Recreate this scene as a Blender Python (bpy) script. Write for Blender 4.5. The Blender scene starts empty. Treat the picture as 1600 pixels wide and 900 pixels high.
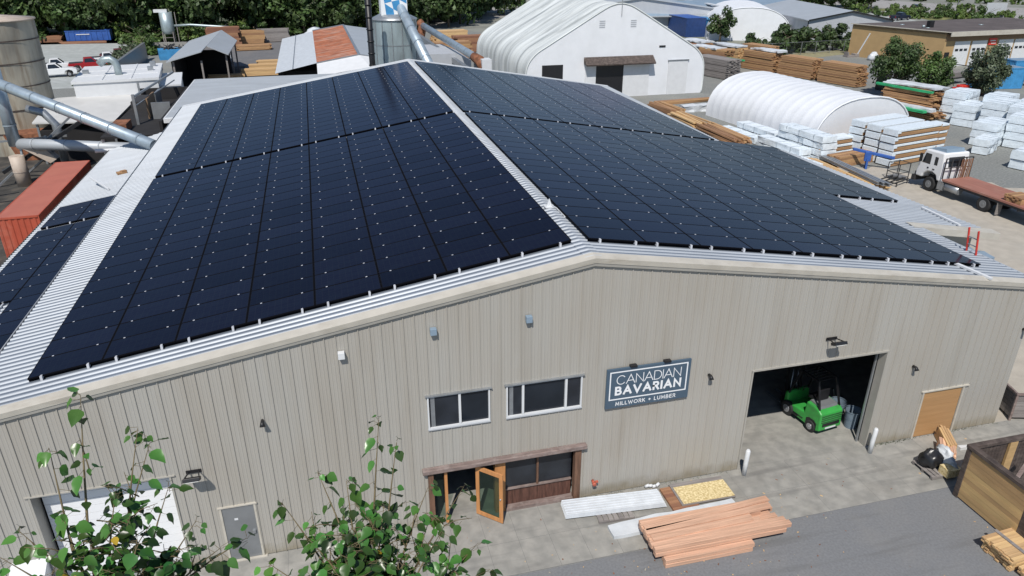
import bpy, math, random
from mathutils import Vector, Matrix, noise
random.seed(7)
R = math.radians
scene = bpy.context.scene
COL = scene.collection
PI = math.pi
# ------------------------------------------------------------------ materials
def mat(name, col, rough=.6, metal=0, var=.12, scale=3., bump=0., stretch=(1,1,1), col2=None, island=0., spec=.5, detail=4, dirt=None, dirt_scale=.6, dirt_amt=.5, dirt_stretch=(1,1,1), crack=0, basedirt=None):
    m = bpy.data.materials.new(name); m.use_nodes = True
    nt = m.node_tree; N = nt.nodes; L = nt.links
    b = N['Principled BSDF']
    b.inputs['Roughness'].default_value = rough
    b.inputs['Metallic'].default_value = metal
    b.inputs['Specular IOR Level'].default_value = spec
    tc = N.new('ShaderNodeTexCoord')
    mp = N.new('ShaderNodeMapping'); mp.inputs['Scale'].default_value = stretch
    L.new(tc.outputs['Object'], mp.inputs['Vector'])
    nz = N.new('ShaderNodeTexNoise'); nz.inputs['Scale'].default_value = scale; nz.inputs['Detail'].default_value = detail
    L.new(mp.outputs['Vector'], nz.inputs['Vector'])
    c1 = tuple(max(0, c*(1-var)) for c in col) + (1,)
    c2 = tuple(min(1, c*(1+var)) for c in (col2 or col)) + (1,)
    cr = N.new('ShaderNodeValToRGB')
    cr.color_ramp.elements[0].position = .35; cr.color_ramp.elements[1].position = .65
    cr.color_ramp.elements[0].color = c1; cr.color_ramp.elements[1].color = c2
    L.new(nz.outputs['Fac'], cr.inputs['Fac'])
    out = cr.outputs['Color']
    if dirt:
        mp2 = N.new('ShaderNodeMapping'); mp2.inputs['Scale'].default_value = dirt_stretch
        L.new(tc.outputs['Object'], mp2.inputs['Vector'])
        n2 = N.new('ShaderNodeTexNoise'); n2.inputs['Scale'].default_value = dirt_scale; n2.inputs['Detail'].default_value = 7; n2.inputs['Roughness'].default_value = .65
        L.new(mp2.outputs['Vector'], n2.inputs['Vector'])
        r2 = N.new('ShaderNodeValToRGB'); r2.color_ramp.elements[0].position = .5; r2.color_ramp.elements[1].position = .72
        r2.color_ramp.elements[1].color = (dirt_amt,)*3 + (1,)
        L.new(n2.outputs['Fac'], r2.inputs['Fac'])
        mx = N.new('ShaderNodeMix'); mx.data_type = 'RGBA'
        L.new(r2.outputs['Color'], mx.inputs['Factor']); L.new(out, mx.inputs['A']); mx.inputs['B'].default_value = dirt + (1,)
        out = mx.outputs['Result']
    if crack:
        # worn tyre bands: long stretched noise
        m3=N.new('ShaderNodeMapping'); m3.inputs['Scale'].default_value=(.12,1.3,1); m3.inputs['Rotation'].default_value=(0,0,.35); L.new(tc.outputs['Object'],m3.inputs['Vector'])
        n3=N.new('ShaderNodeTexNoise'); n3.inputs['Scale'].default_value=1.6; n3.inputs['Detail'].default_value=3; L.new(m3.outputs[0],n3.inputs['Vector'])
        r3=N.new('ShaderNodeValToRGB'); r3.color_ramp.elements[0].position=.56; r3.color_ramp.elements[1].position=.70; r3.color_ramp.elements[1].color=(.38,.38,.38,1); L.new(n3.outputs['Fac'],r3.inputs['Fac'])
        m4=N.new('ShaderNodeMix'); m4.data_type='RGBA'; L.new(r3.outputs['Color'],m4.inputs['Factor']); L.new(out,m4.inputs['A']); m4.inputs['B'].default_value=(.10,.098,.095,1); out=m4.outputs['Result']
    if basedirt:
        sx=N.new('ShaderNodeSeparateXYZ'); L.new(tc.outputs['Object'],sx.inputs[0])
        nb_=N.new('ShaderNodeTexNoise'); nb_.inputs['Scale'].default_value=2.2; nb_.inputs['Detail'].default_value=6; L.new(tc.outputs['Object'],nb_.inputs['Vector'])
        ad=N.new('ShaderNodeMath'); ad.operation='MULTIPLY_ADD'; ad.inputs[1].default_value=-.9; L.new(nb_.outputs['Fac'],ad.inputs[0]); L.new(sx.outputs['Z'],ad.inputs[2])
        mr_=N.new('ShaderNodeMapRange'); mr_.inputs['From Min'].default_value=-.42; mr_.inputs['From Max'].default_value=.02; mr_.inputs['To Min'].default_value=.65; mr_.inputs['To Max'].default_value=0; L.new(ad.outputs[0],mr_.inputs['Value'])
        mb_=N.new('ShaderNodeMix'); mb_.data_type='RGBA'; L.new(mr_.outputs[0],mb_.inputs['Factor']); L.new(out,mb_.inputs['A']); mb_.inputs['B'].default_value=basedirt+(1,); out=mb_.outputs['Result']
    if island:
        g = N.new('ShaderNodeNewGeometry')
        mr = N.new('ShaderNodeMapRange'); mr.inputs['To Min'].default_value = 1-island; mr.inputs['To Max'].default_value = 1+island
        L.new(g.outputs['Random Per Island'], mr.inputs['Value'])
        hs = N.new('ShaderNodeHueSaturation'); L.new(out, hs.inputs['Color']); L.new(mr.outputs['Result'], hs.inputs['Value'])
        mr2 = N.new('ShaderNodeMapRange'); mr2.inputs['To Min'].default_value = .5-.03*island; mr2.inputs['To Max'].default_value = .5+.03*island
        L.new(g.outputs['Random Per Island'], mr2.inputs['Value']); L.new(mr2.outputs['Result'], hs.inputs['Hue'])
        out = hs.outputs['Color']
    L.new(out, b.inputs['Base Color'])
    if bump:
        bp = N.new('ShaderNodeBump'); bp.inputs['Strength'].default_value = bump; bp.inputs['Distance'].default_value = .02
        L.new(nz.outputs['Fac'], bp.inputs['Height']); L.new(bp.outputs['Normal'], b.inputs['Normal'])
    return m
M = {}
M['siding'] = mat('siding', (.378,.355,.315), .5, 0, .03, .6, 0, (1,1,.35), col2=(.37,.358,.328), dirt=(.30,.275,.235), dirt_scale=.6, dirt_amt=.55, dirt_stretch=(2.2,1,.2), basedirt=(.22,.185,.12))
M['trim'] = mat('trim', (.49,.46,.40), .5, 0, .06, 2, dirt=(.32,.28,.22), dirt_scale=1.4, dirt_amt=.55, dirt_stretch=(.5,1,2))
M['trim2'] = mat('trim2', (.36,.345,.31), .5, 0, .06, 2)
M['galvpan'] = mat('galvpan', (.16,.19,.235), .5, .12, .08, 1.1, 0, (.35,1.2,1), dirt=(.19,.20,.21), dirt_scale=.8, dirt_amt=.4)  # pan tone: settled dirt, plus the ribs' bright-dark reflection contrast painted in
M['galv'] = mat('galv', (.40,.43,.465), .5, .12, .06, 1.1, 0, (.35,1.2,1), dirt=(.36,.38,.40), dirt_scale=.8, dirt_amt=.4, dirt_stretch=(.3,1.4,1))
M['galv2'] = mat('galv2', (.42,.45,.48), .5, .2, .05, .6, dirt=(.34,.35,.35), dirt_scale=.3, dirt_amt=.5)
M['duct'] = mat('duct', (.42,.50,.56), .38, .5, .08, 1.5, dirt=(.25,.27,.28), dirt_scale=1.2, dirt_amt=.5)
M['silver'] = mat('silver', (.36,.43,.45), .42, .45, .14, 1.2, stretch=(1,1,.3), dirt=(.2,.22,.22), dirt_scale=.9, dirt_amt=.6, dirt_stretch=(1,1,.25))
M['white'] = mat('white', (.64,.655,.67), .5, 0, .03, 2)
M['doorwhite'] = mat('doorwhite', (.80,.81,.83), .4, 0, .02, 2)
M['whitep'] = mat('whitep', (.56,.59,.62), .45, 0, .08, 2.5, .25)
M['clampmetal'] = mat('clampmetal', (.62,.63,.66), .4, .1)
M['offwhite'] = mat('offwhite', (.54,.54,.53), .55, 0, .05, .8, dirt=(.42,.41,.39), dirt_scale=.5, dirt_amt=.5)
M['fabric'] = mat('fabric', (.72,.74,.77), .55, 0, .025, .8, .05, dirt=(.62,.64,.65), dirt_scale=.25, dirt_amt=.5)
M['fabric_old'] = mat('fabric_old', (.56,.59,.58), .6, 0, .10, .5, 0, (.3,2.2,.3), col2=(.66,.69,.68), dirt=(.24,.26,.26), dirt_scale=.3, dirt_amt=.85, dirt_stretch=(.35,2.0,.35))
M['wrap'] = mat('wrap', (.68,.75,.80), .42, 0, .06, 4, .5, island=.05)
M['wrapdark'] = mat('wrapdark', (.30,.34,.38), .6)
M['black'] = mat('black', (.012,.012,.014), .45)
M['rubber'] = mat('rubber', (.02,.02,.021), .85)
M['darkglass'] = mat('darkglass', (.015,.02,.028), .08, 0, .3, .7)
M['screen'] = mat('screen', (.02,.024,.032), .35, 0, .25, 2)
M['panelframe'] = mat('panelframe', (.004,.004,.006), .85, 0, .1, 3, spec=.08)
M['steel'] = mat('steel', (.34,.36,.38), .4, .6, .1, 3)
M['greydoor'] = mat('greydoor', (.21,.22,.23), .35, .2, .08, 2)
M['chassis'] = mat('chassis', (.035,.035,.037), .7)
M['concrete'] = mat('concrete', (.27,.265,.245), .9, 0, .10, 2.3, .1, col2=(.30,.29,.265), dirt=(.19,.18,.16), dirt_scale=.55, dirt_amt=.6, crack=.32)
M['asphalt'] = mat('asphalt', (.175,.18,.188), .92, 0, .09, 14, .2, dirt=(.225,.22,.21), dirt_scale=.3, dirt_amt=.55, crack=.16)
M['yard'] = mat('yard', (.175,.185,.178), .95, 0, .12, 6, .1, col2=(.215,.22,.208), dirt=(.29,.275,.24), dirt_scale=.12, dirt_amt=.7)
M['dust'] = mat('dust', (.40,.365,.31), .95, 0, .08, 1.5, .1, dirt=(.36,.34,.30), dirt_scale=.35, dirt_amt=.7)
M['darkasph'] = mat('darkasph', (.14,.14,.145), .95, 0, .1, 2, dirt=(.22,.2,.18), dirt_scale=.3, dirt_amt=.5)
M['gravel'] = mat('gravel', (.36,.38,.37), .95, 0, .12, 1, dirt=(.26,.28,.26), dirt_scale=.2, dirt_amt=.7)
M['ground'] = mat('ground', (.22,.225,.20), .95, 0, .15, .2, dirt=(.12,.14,.06), dirt_scale=.05, dirt_amt=.8)
M['drygrass'] = mat('drygrass', (.30,.26,.16), .95, 0, .2, 1.5, col2=(.24,.23,.13))
M['greenverge'] = mat('greenverge', (.10,.13,.04), .95, 0, .4, .5, col2=(.16,.16,.06))
M['shadedground'] = mat('shadedground', (.05,.047,.042), .9, 0, .4, .8, dirt=(.13,.10,.07), dirt_scale=.8, dirt_amt=.6)  # dark alley and shed floor; the shade there is put into the colour
M['forestfloor'] = mat('forestfloor', (.05,.06,.03), .95, 0, .3, .6)
M['road'] = mat('road', (.30,.29,.28), .95, 0, .08, .3)
M['cedar'] = mat('cedar', (.47,.27,.12), .6, 0, .18, 1.4, 0, (.25,1,5), col2=(.38,.22,.10))
M['cedarf'] = mat('cedarf', (.46,.30,.14), .65, 0, .12, 2., 0, (1,.4,3), island=.2)
M['orangewood'] = mat('orangewood', (.50,.23,.085), .45, 0, .12, 3, 0, (4,4,.5))
M['darkwood'] = mat('darkwood', (.07,.052,.045), .75, 0, .35, 3, .1, (1,1,3), dirt=(.16,.13,.11), dirt_scale=3, dirt_amt=.7)
M['weathered'] = mat('weathered', (.20,.15,.135), .85, 0, .25, 4, .1, (.5,3,3), dirt=(.36,.31,.29), dirt_scale=3, dirt_amt=.6)
M['brownpost'] = mat('brownpost', (.15,.08,.05), .75, 0, .25, 4, 0, (4,4,.5))
M['fir'] = mat('fir', (.62,.385,.26), .7, 0, .20, 3, .05, (.25,9,9), island=.17, dirt=(.40,.20,.12), dirt_scale=1.2, dirt_amt=.5, dirt_stretch=(.6,3,3))
M['pine'] = mat('pine', (.55,.36,.18), .75, 0, .12, 3, .05, (.3,5,5), island=.16)
M['brownwood'] = mat('brownwood', (.35,.20,.10), .8, 0, .15, 3, .05, (.3,5,5), island=.28)
M['greywood'] = mat('greywood', (.22,.20,.19), .85, 0, .15, 3, .05, (.3,5,5), island=.25)
M['darkpanel'] = mat('darkpanel', (.10,.045,.032), .75, 0, .3, 5, 0, (3,3,.5))
M['redwood'] = mat('redwood', (.25,.12,.07), .8, 0, .15, 3, .05, (.3,5,5), island=.3)
M['osb'] = mat('osb', (.60,.45,.20), .8, 0, .22, 14, .1, col2=(.62,.52,.30), detail=2)
M['redcont'] = mat('redcont', (.40,.075,.04), .6, 0, .08, 1.2, dirt=(.50,.20,.14), dirt_scale=.7, dirt_amt=.6)
M['redconttop'] = mat('redconttop', (.42,.135,.095), .7, 0, .06, 1.0, dirt=(.40,.15,.10), dirt_scale=.5, dirt_amt=.5)
M['blue'] = mat('blue', (.03,.10,.36), .5, 0, .12, 2)
M['navy'] = mat('navy', (.02,.05,.16), .4, 0, .12, 2)
M['skyblue'] = mat('skyblue', (.05,.25,.50), .5, 0, .12, 2)
M['palebluemetal'] = mat('palebluemetal', (.27,.36,.45), .45, .3, .06, 1.)
M['palewall'] = mat('palewall', (.42,.44,.47), .6, 0, .04, 1.)
M['tanwall'] = mat('tanwall', (.40,.27,.13), .7, 0, .05, 1.)
M['brownwall'] = mat('brownwall', (.22,.14,.08), .7, 0, .05, 1.)
M['flatroof'] = mat('flatroof', (.095,.078,.075), .95, 0, .15, .5)
M['rust'] = mat('rust', (.36,.12,.055), .8, 0, .2, .9, 0, (1.2,.5,1), dirt=(.62,.55,.48), dirt_scale=.5, dirt_amt=.6, dirt_stretch=(.4,2.5,1))
M['rustdark'] = mat('rustdark', (.22,.09,.045), .85, 0, .35, 3)
M['cream'] = mat('cream', (.28,.265,.225), .7, 0, .25, .6, 0, (1,1,.3), col2=(.38,.35,.28), dirt=(.16,.10,.055), dirt_scale=.8, dirt_amt=.75, dirt_stretch=(2.2,2.2,.2))  # tone lowered to carry the shade falling across the silo
M['creamduct'] = mat('creamduct', (.50,.42,.35), .6, 0, .08, 1.4, dirt=(.22,.12,.07), dirt_scale=1.6, dirt_amt=.6)
M['redcar'] = mat('redcar', (.33,.015,.02), .25, 0, .03, 2)
M['maroon'] = mat('maroon', (.13,.02,.03), .3, 0, .03, 2)
M['whitecar'] = mat('whitecar', (.76,.77,.78), .28, 0, .02, 2)
M['darkcar'] = mat('darkcar', (.012,.018,.04), .2, 0, .1, 2)
M['lamp'] = mat('lamp', (.7,.7,.66), .2)
M['rim'] = mat('rim', (.42,.43,.45), .35, .6)
M['green'] = mat('green', (.04,.33,.06), .42, 0, .10, 2, dirt=(.05,.14,.05), dirt_scale=2.5, dirt_amt=.7)
M['bin'] = mat('bin', (.15,.20,.25), .55, 0, .08, 5)
M['signblue'] = mat('signblue', (.065,.105,.15), .45, 0, .03, 2)
M['signwhite'] = mat('signwhite', (.78,.80,.82), .5, 0, .01, 2)
M['deck'] = mat('deck', (.31,.135,.10), .8, 0, .1, 1.2, 0, (3,.3,1), dirt=(.38,.22,.17), dirt_scale=1, dirt_amt=.5)
M['redladder'] = mat('redladder', (.60,.045,.03), .45)
M['greentarp'] = mat('greentarp', (.03,.35,.14), .5)
M['bark'] = mat('bark', (.16,.13,.09), .85, 0, .3, 10)
M['twig'] = mat('twig', (.13,.10,.05), .7, 0, .2, 10)
M['interior'] = mat('interior', (.016,.015,.016), .9, 0, .2, 1)  # near-black; the shade of sheds and rooms is put into this colour
M['blackp'] = mat('blackp', (.015,.015,.017), .3, 0, .3, 4, .4)
def foliage(name, col, col2, rough=.55, isl=.35, trans=.25):
    m = mat(name, col, rough, 0, .2, .5, 0, col2=col2, island=isl)
    b = m.node_tree.nodes['Principled BSDF']
    nt = m.node_tree
    out = [n for n in nt.nodes if n.type == 'OUTPUT_MATERIAL'][0]
    tr = nt.nodes.new('ShaderNodeBsdfTranslucent'); src = b.inputs['Base Color'].links[0].from_socket
    nt.links.new(src, tr.inputs['Color'])
    mx = nt.nodes.new('ShaderNodeMixShader'); mx.inputs[0].default_value = trans
    nt.links.new(b.outputs[0], mx.inputs[1]); nt.links.new(tr.outputs[0], mx.inputs[2]); nt.links.new(mx.outputs[0], out.inputs['Surface'])
    return m
M['leaf_dark'] = foliage('leaf_dark', (.042,.075,.024), (.075,.12,.036))
M['leaf_mid'] = foliage('leaf_mid', (.055,.10,.025), (.09,.15,.04))
M['leaf_bright'] = foliage('leaf_bright', (.09,.16,.03), (.14,.20,.05))
M['leaf_dusty'] = foliage('leaf_dusty', (.07,.10,.05), (.12,.15,.09))
M['poplar'] = foliage('poplar', (.03,.095,.02), (.10,.21,.04), .3, .75, .25)
M['yellowleaf'] = foliage('yellowleaf', (.55,.36,.03), (.6,.4,.05), .5, .2)
# solar glass: dark cells with fine bus lines
def glass_mat():
    m = bpy.data.materials.new('clear_glass'); m.use_nodes = True
    nt = m.node_tree; N = nt.nodes; b = N['Principled BSDF']; b.inputs['Base Color'].default_value = (.05,.07,.06,1); b.inputs['Roughness'].default_value = .05
    tr = N.new('ShaderNodeBsdfTransparent'); tr.inputs['Color'].default_value = (.72,.82,.76,1)
    mx = N.new('ShaderNodeMixShader'); mx.inputs[0].default_value = .22
    out = [n for n in N if n.type == 'OUTPUT_MATERIAL'][0]
    nt.links.new(tr.outputs[0], mx.inputs[1]); nt.links.new(b.outputs[0], mx.inputs[2]); nt.links.new(mx.outputs[0], out.inputs['Surface'])
    return m
M['clearglass'] = glass_mat()
def solar_mat():
    m = bpy.data.materials.new('solar_glass'); m.use_nodes = True
    nt = m.node_tree; N = nt.nodes; L = nt.links; b = N['Principled BSDF']
    tc = N.new('ShaderNodeTexCoord')
    oi = N.new('ShaderNodeObjectInfo')
    br = N.new('ShaderNodeTexBrick'); br.offset = 0
    br.inputs['Scale'].default_value = 1; br.inputs['Brick Width'].default_value = .182; br.inputs['Row Height'].default_value = .170
    br.inputs['Mortar Size'].default_value = .004; br.inputs['Mortar Smooth'].default_value = .3
    br.inputs['Color1'].default_value = (.005,.006,.014,1); br.inputs['Color2'].default_value = (.006,.008,.016,1); br.inputs['Mortar'].default_value = (.012,.014,.020,1)
    L.new(tc.outputs['Object'], br.inputs['Vector'])
    mr = N.new('ShaderNodeMapRange'); mr.inputs['To Min'].default_value = .7; mr.inputs['To Max'].default_value = 1.3
    L.new(oi.outputs['Random'], mr.inputs['Value'])
    hs = N.new('ShaderNodeHueSaturation'); L.new(br.outputs['Color'], hs.inputs['Color']); L.new(mr.outputs['Result'], hs.inputs['Value'])
    nt.nodes.remove(b)
    df=N.new('ShaderNodeBsdfDiffuse'); L.new(hs.outputs['Color'],df.inputs['Color'])
    gl=N.new('ShaderNodeBsdfAnisotropic'); gl.inputs['Color'].default_value=(.70,.75,.92,1); gl.inputs['Roughness'].default_value=.17
    fr=N.new('ShaderNodeFresnel'); fr.inputs['IOR'].default_value=1.36
    ml=N.new('ShaderNodeMath'); ml.operation='MULTIPLY'; ml.inputs[1].default_value=.64; L.new(fr.outputs[0],ml.inputs[0])
    mx=N.new('ShaderNodeMixShader'); L.new(ml.outputs[0],mx.inputs[0]); L.new(df.outputs[0],mx.inputs[1]); L.new(gl.outputs[0],mx.inputs[2])
    out=[n for n in N if n.type=='OUTPUT_MATERIAL'][0]; L.new(mx.outputs[0],out.inputs['Surface'])
    return m
M['solar'] = solar_mat()
# ------------------------------------------------------------------ mesh helper
class MB:
    def __init__(s): s.v = []; s.f = []; s.mi = []; s.cur = 0; s.sm = []
    def m(s, i): s.cur = i; return s
    def add(s, vs, fs, smooth=False):
        o = len(s.v); s.v += [tuple(v) for v in vs]
        for f in fs: s.f.append(tuple(o+i for i in f)); s.mi.append(s.cur); s.sm.append(smooth)
        return s
    def box(s, x0, x1, y0, y1, z0, z1):
        vs = [(x0,y0,z0),(x1,y0,z0),(x1,y1,z0),(x0,y1,z0),(x0,y0,z1),(x1,y0,z1),(x1,y1,z1),(x0,y1,z1)]
        return s.add(vs, [(0,3,2,1),(4,5,6,7),(0,1,5,4),(1,2,6,5),(2,3,7,6),(3,0,4,7)])
    def cbox(s, c, d, rz=0, rx=0, ry=0):
        mt = Matrix.Translation(Vector(c)) @ Matrix.Rotation(rz,4,'Z') @ Matrix.Rotation(ry,4,'Y') @ Matrix.Rotation(rx,4,'X')
        hx,hy,hz = d[0]/2,d[1]/2,d[2]/2
        vs = [mt @ Vector(p) for p in ((-hx,-hy,-hz),(hx,-hy,-hz),(hx,hy,-hz),(-hx,hy,-hz),(-hx,-hy,hz),(hx,-hy,hz),(hx,hy,hz),(-hx,hy,hz))]
        return s.add(vs, [(0,3,2,1),(4,5,6,7),(0,1,5,4),(1,2,6,5),(2,3,7,6),(3,0,4,7)])
    def bar(s, a, b, w, h=None, up=(0,0,1)):
        a=Vector(a); b=Vector(b); h = h or w; d=(b-a).normalized(); u=Vector(up)
        if abs(d.dot(u))>.98: u=Vector((1,0,0))
        r=d.cross(u).normalized(); u=r.cross(d).normalized()
        vs=[]
        for p in (a,b):
            for i,j in ((-1,-1),(1,-1),(1,1),(-1,1)): vs.append(p+r*i*w/2+u*j*h/2)
        return s.add(vs,[(0,1,2,3),(7,6,5,4),(0,4,5,1),(1,5,6,2),(2,6,7,3),(3,7,4,0)])
    def tube(s, pts, rads, n=16, caps=True):
        pts=[Vector(p) for p in pts]
        if not isinstance(rads,(list,tuple)): rads=[rads]*len(pts)
        rings=[]; vs=[]; prev=None
        for i,p in enumerate(pts):
            d=(pts[min(i+1,len(pts)-1)]-pts[max(i-1,0)]).normalized()
            if prev is None:
                u=Vector((0,0,1)) if abs(d.z)<.9 else Vector((1,0,0)); r=d.cross(u).normalized()
            else: r=(prev-d*prev.dot(d)).normalized()
            prev=r; u=d.cross(r)
            for k in range(n):
                t=2*PI*k/n; vs.append(p+(r*math.cos(t)+u*math.sin(t))*rads[i])
        fs=[]
        for i in range(len(pts)-1):
            for k in range(n): fs.append((i*n+k,i*n+(k+1)%n,(i+1)*n+(k+1)%n,(i+1)*n+k))
        s.add(vs,fs,True)
        if caps:
            o=len(s.v)-len(vs)
            s.f.append(tuple(o+k for k in reversed(range(n)))); s.mi.append(s.cur); s.sm.append(False)
            s.f.append(tuple(o+(len(pts)-1)*n+k for k in range(n))); s.mi.append(s.cur); s.sm.append(False)
        return s
    def prism(s, poly, y0, y1, axis='y'):   # polygon in (x,z) extruded along y
        n=len(poly); vs=[]
        for yy in (y0,y1):
            for p in poly:
                vs.append((p[0],yy,p[1]) if axis=='y' else ((yy,p[0],p[1]) if axis=='x' else (p[0],p[1],yy)))
        fs=[tuple(range(n)),tuple(reversed(range(n,2*n)))]
        for i in range(n): j=(i+1)%n; fs.append((i,i+n,j+n,j))
        return s.add(vs,fs)
    def quad(s,*p): return s.add(p,[tuple(range(len(p)))])
    def build(s, name, mats, parent=None, loc=None, bevel=0, fixn=False, **kw):
        me=bpy.data.meshes.new(name); me.from_pydata(s.v,[],s.f)
        if not isinstance(mats,(list,tuple)): mats=[mats]
        for m_ in mats: me.materials.append(M[m_])
        me.polygons.foreach_set('material_index', s.mi)
        me.polygons.foreach_set('use_smooth', s.sm)
        me.validate(); me.update()
        o=bpy.data.objects.new(name,me); COL.objects.link(o)
        if fixn:
            import bmesh
            bm=bmesh.new(); bm.from_mesh(me); bmesh.ops.recalc_face_normals(bm,faces=bm.faces); bm.to_mesh(me); bm.free()
        if parent: o.parent=parent
        if loc: o.location=loc
        if bevel:
            md=o.modifiers.new('bevel','BEVEL'); md.width=bevel; md.segments=2; md.limit_method='ANGLE'
        if kw: tag(o,**kw)
        return o
def tag(o,label=None,cat=None,group=None,kind=None):
    if label: o['label']=label
    if cat: o['category']=cat
    if group: o['group']=group
    if kind: o['kind']=kind
    return o
def empty(name, loc, rz=0, **kw):
    o=bpy.data.objects.new(name,None); COL.objects.link(o); o.location=loc; o.rotation_euler=(0,0,rz); o.empty_display_size=.2
    return tag(o,**kw)
def copy_tree(o, loc, rz=None, label=None, scale=None):
    c=o.copy(); COL.objects.link(c); c.location=loc
    if rz is not None: c.rotation_euler=(0,0,rz)
    if scale: c.scale=scale
    if label: c['label']=label
    for ch in list(o.children):
        d=ch.copy(); COL.objects.link(d); d.parent=c
        for g in list(ch.children):
            e=g.copy(); COL.objects.link(e); e.parent=d
    return c
ORD=['zero','first','second','third','fourth','fifth','sixth','seventh','eighth','ninth','tenth','eleventh','twelfth','thirteenth','fourteenth','fifteenth','sixteenth','seventeenth','eighteenth','nineteenth','twentieth']
# ------------------------------------------------------------------ camera
CAMLOC=Vector((-7.0825,-17.982,16.611)); YAW=.2546; PITCH=-.4361; F=1147.75
fwd=Vector((math.sin(YAW)*math.cos(PITCH),math.cos(YAW)*math.cos(PITCH),math.sin(PITCH)))
cam=bpy.data.cameras.new('camera'); co=bpy.data.objects.new('camera',cam); COL.objects.link(co)
co.location=CAMLOC; co.rotation_euler=fwd.to_track_quat('-Z','Y').to_euler()
cam.sensor_width=36; cam.lens=36*F/1600; cam.clip_end=2000; cam.clip_start=.1
scene.camera=co
# ------------------------------------------------------------------ light
sd=Vector((-.45,-1,1.45)).normalized()
el=math.asin(sd.z); az=math.atan2(sd.x,sd.y)
w=bpy.data.worlds.new('World'); scene.world=w; w.use_nodes=True
nt=w.node_tree; bg=nt.nodes['Background']; sky=nt.nodes.new('ShaderNodeTexSky')
sky.sky_type='NISHITA'; sky.sun_disc=False; sky.sun_elevation=el; sky.sun_rotation=az; sky.ozone_density=2.2; sky.dust_density=.15; sky.air_density=1.0
nt.links.new(sky.outputs[0],bg.inputs[0]); bg.inputs[1].default_value=.09
sl=bpy.data.lights.new('sun','SUN'); sl.energy=4.2; sl.angle=R(.53); sl.color=(1,.95,.88)
so=bpy.data.objects.new('sun',sl); COL.objects.link(so); so.rotation_euler=(-sd).to_track_quat('-Z','Y').to_euler(); so.location=(0,-30,60)
scene.view_settings.view_transform='Standard'; scene.view_settings.look='None'; scene.view_settings.exposure=.05; scene.view_settings.gamma=1
# ------------------------------------------------------------------ setting
def sheet(name, pts, z, m, kind='structure'):
    b=MB(); b.add([(x,y,z) for x,y in pts],[tuple(range(len(pts)))])
    o=b.build(name,m,fixn=False); o['kind']=kind
    if o.data.polygons[0].normal.z<0: o.data.flip_normals()
    return o
def wobble(pts, amp=.4, n=6):
    out=[]; rnd=random.Random(3)
    for i,(a,b) in enumerate(zip(pts,pts[1:]+pts[:1])):
        for k in range(n):
            t=k/n; out.append((a[0]+(b[0]-a[0])*t+rnd.uniform(-amp,amp)*(k>0), a[1]+(b[1]-a[1])*t+rnd.uniform(-amp,amp)*(k>0)))
    return out
sheet('ground',[(-600,-300),(700,-300),(700,900),(-600,900)],-.012,'ground')
sheet('pavement',wobble([(-30,-40),(60,-40),(78,60),(88,92),(62,95),(50,125),(20,150),(-30,150),(-40,90),(-30,40)],1),-.008,'yard')
sheet('road',[(-30,-38),(30,-38),(30,-2.6),(-30,-2.75)],-.004,'asphalt')
sheet('ground',wobble([(17.5,-2),(34,8),(40,16),(44,24),(38,30),(33,34),(28,42),(24,46),(16,46),(16,5)],.8),-.004,'dust')
sheet('pavement',wobble([(-22,84),(-8,84),(-3,125),(-10,150),(-24,150),(-30,118)],.8),-.004,'darkasph')
sheet('ground',wobble([(-75,88),(-33,90),(-34,150),(-75,153)],1),-.004,'gravel')
sheet('ground',wobble([(61,92),(86,99),(81,93),(71,89),(62,89.5)],.8),-.004,'drygrass')
sheet('ground',wobble([(96,160),(120,172),(156,176),(155,160),(158,140),(150,118),(138,112),(128,118),(140,140),(150,168),(130,166),(118,150)],1),-.006,'greenverge')
sheet('ground',wobble([(-46,34),(-26.5,22),(-22.6,27),(-17.6,40),(-17.6,60),(-30,62),(-44,60)],.8),-.004,'shadedground')
sheet('ground',wobble([(118,132),(130,166),(150,168),(135,138)],.8),-.004,'gravel')
sheet('road',[(150,200),(158,172),(156,160),(162,132),(175,100),(215,105),(200,150),(195,168),(187,184),(178,215)],-.004,'road')
sheet('road',wobble([(14,158),(20,150),(62,200),(50,215)],.8),-.004,'road')
sheet('ground',wobble([(-140,150),(-36,140),(-5,150),(12,162),(30,190),(40,240),(0,420),(-200,420)],1.5),-.004,'forestfloor')
# concrete apron: slabs with joints
b=MB()
random.seed(11)
xs=[-30,-17,-13.2]+[ -9.4+.98*k for k in range(0,16)]+[7.6,9.5,10.9,12.9,15,17.2,20,26]
for x0,x1 in zip(xs,xs[1:]):
    yb=-2.65
    for y0,y1 in ((yb,-1.35),(-1.35,0.0)):
        b.add([(x0+.004,y0+.004,0),(x1-.004,y0+.004,0),(x1-.004,y1-.004,0),(x0+.004,y1-.004,0)],[(0,1,2,3)])
o=b.build('pavement','concrete'); o['kind']='structure'
sheet('pavement',[(-30,-2.66),(26,-2.66),(26,-.001),(-30,-.001)],-.003,'darkasph')
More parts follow.
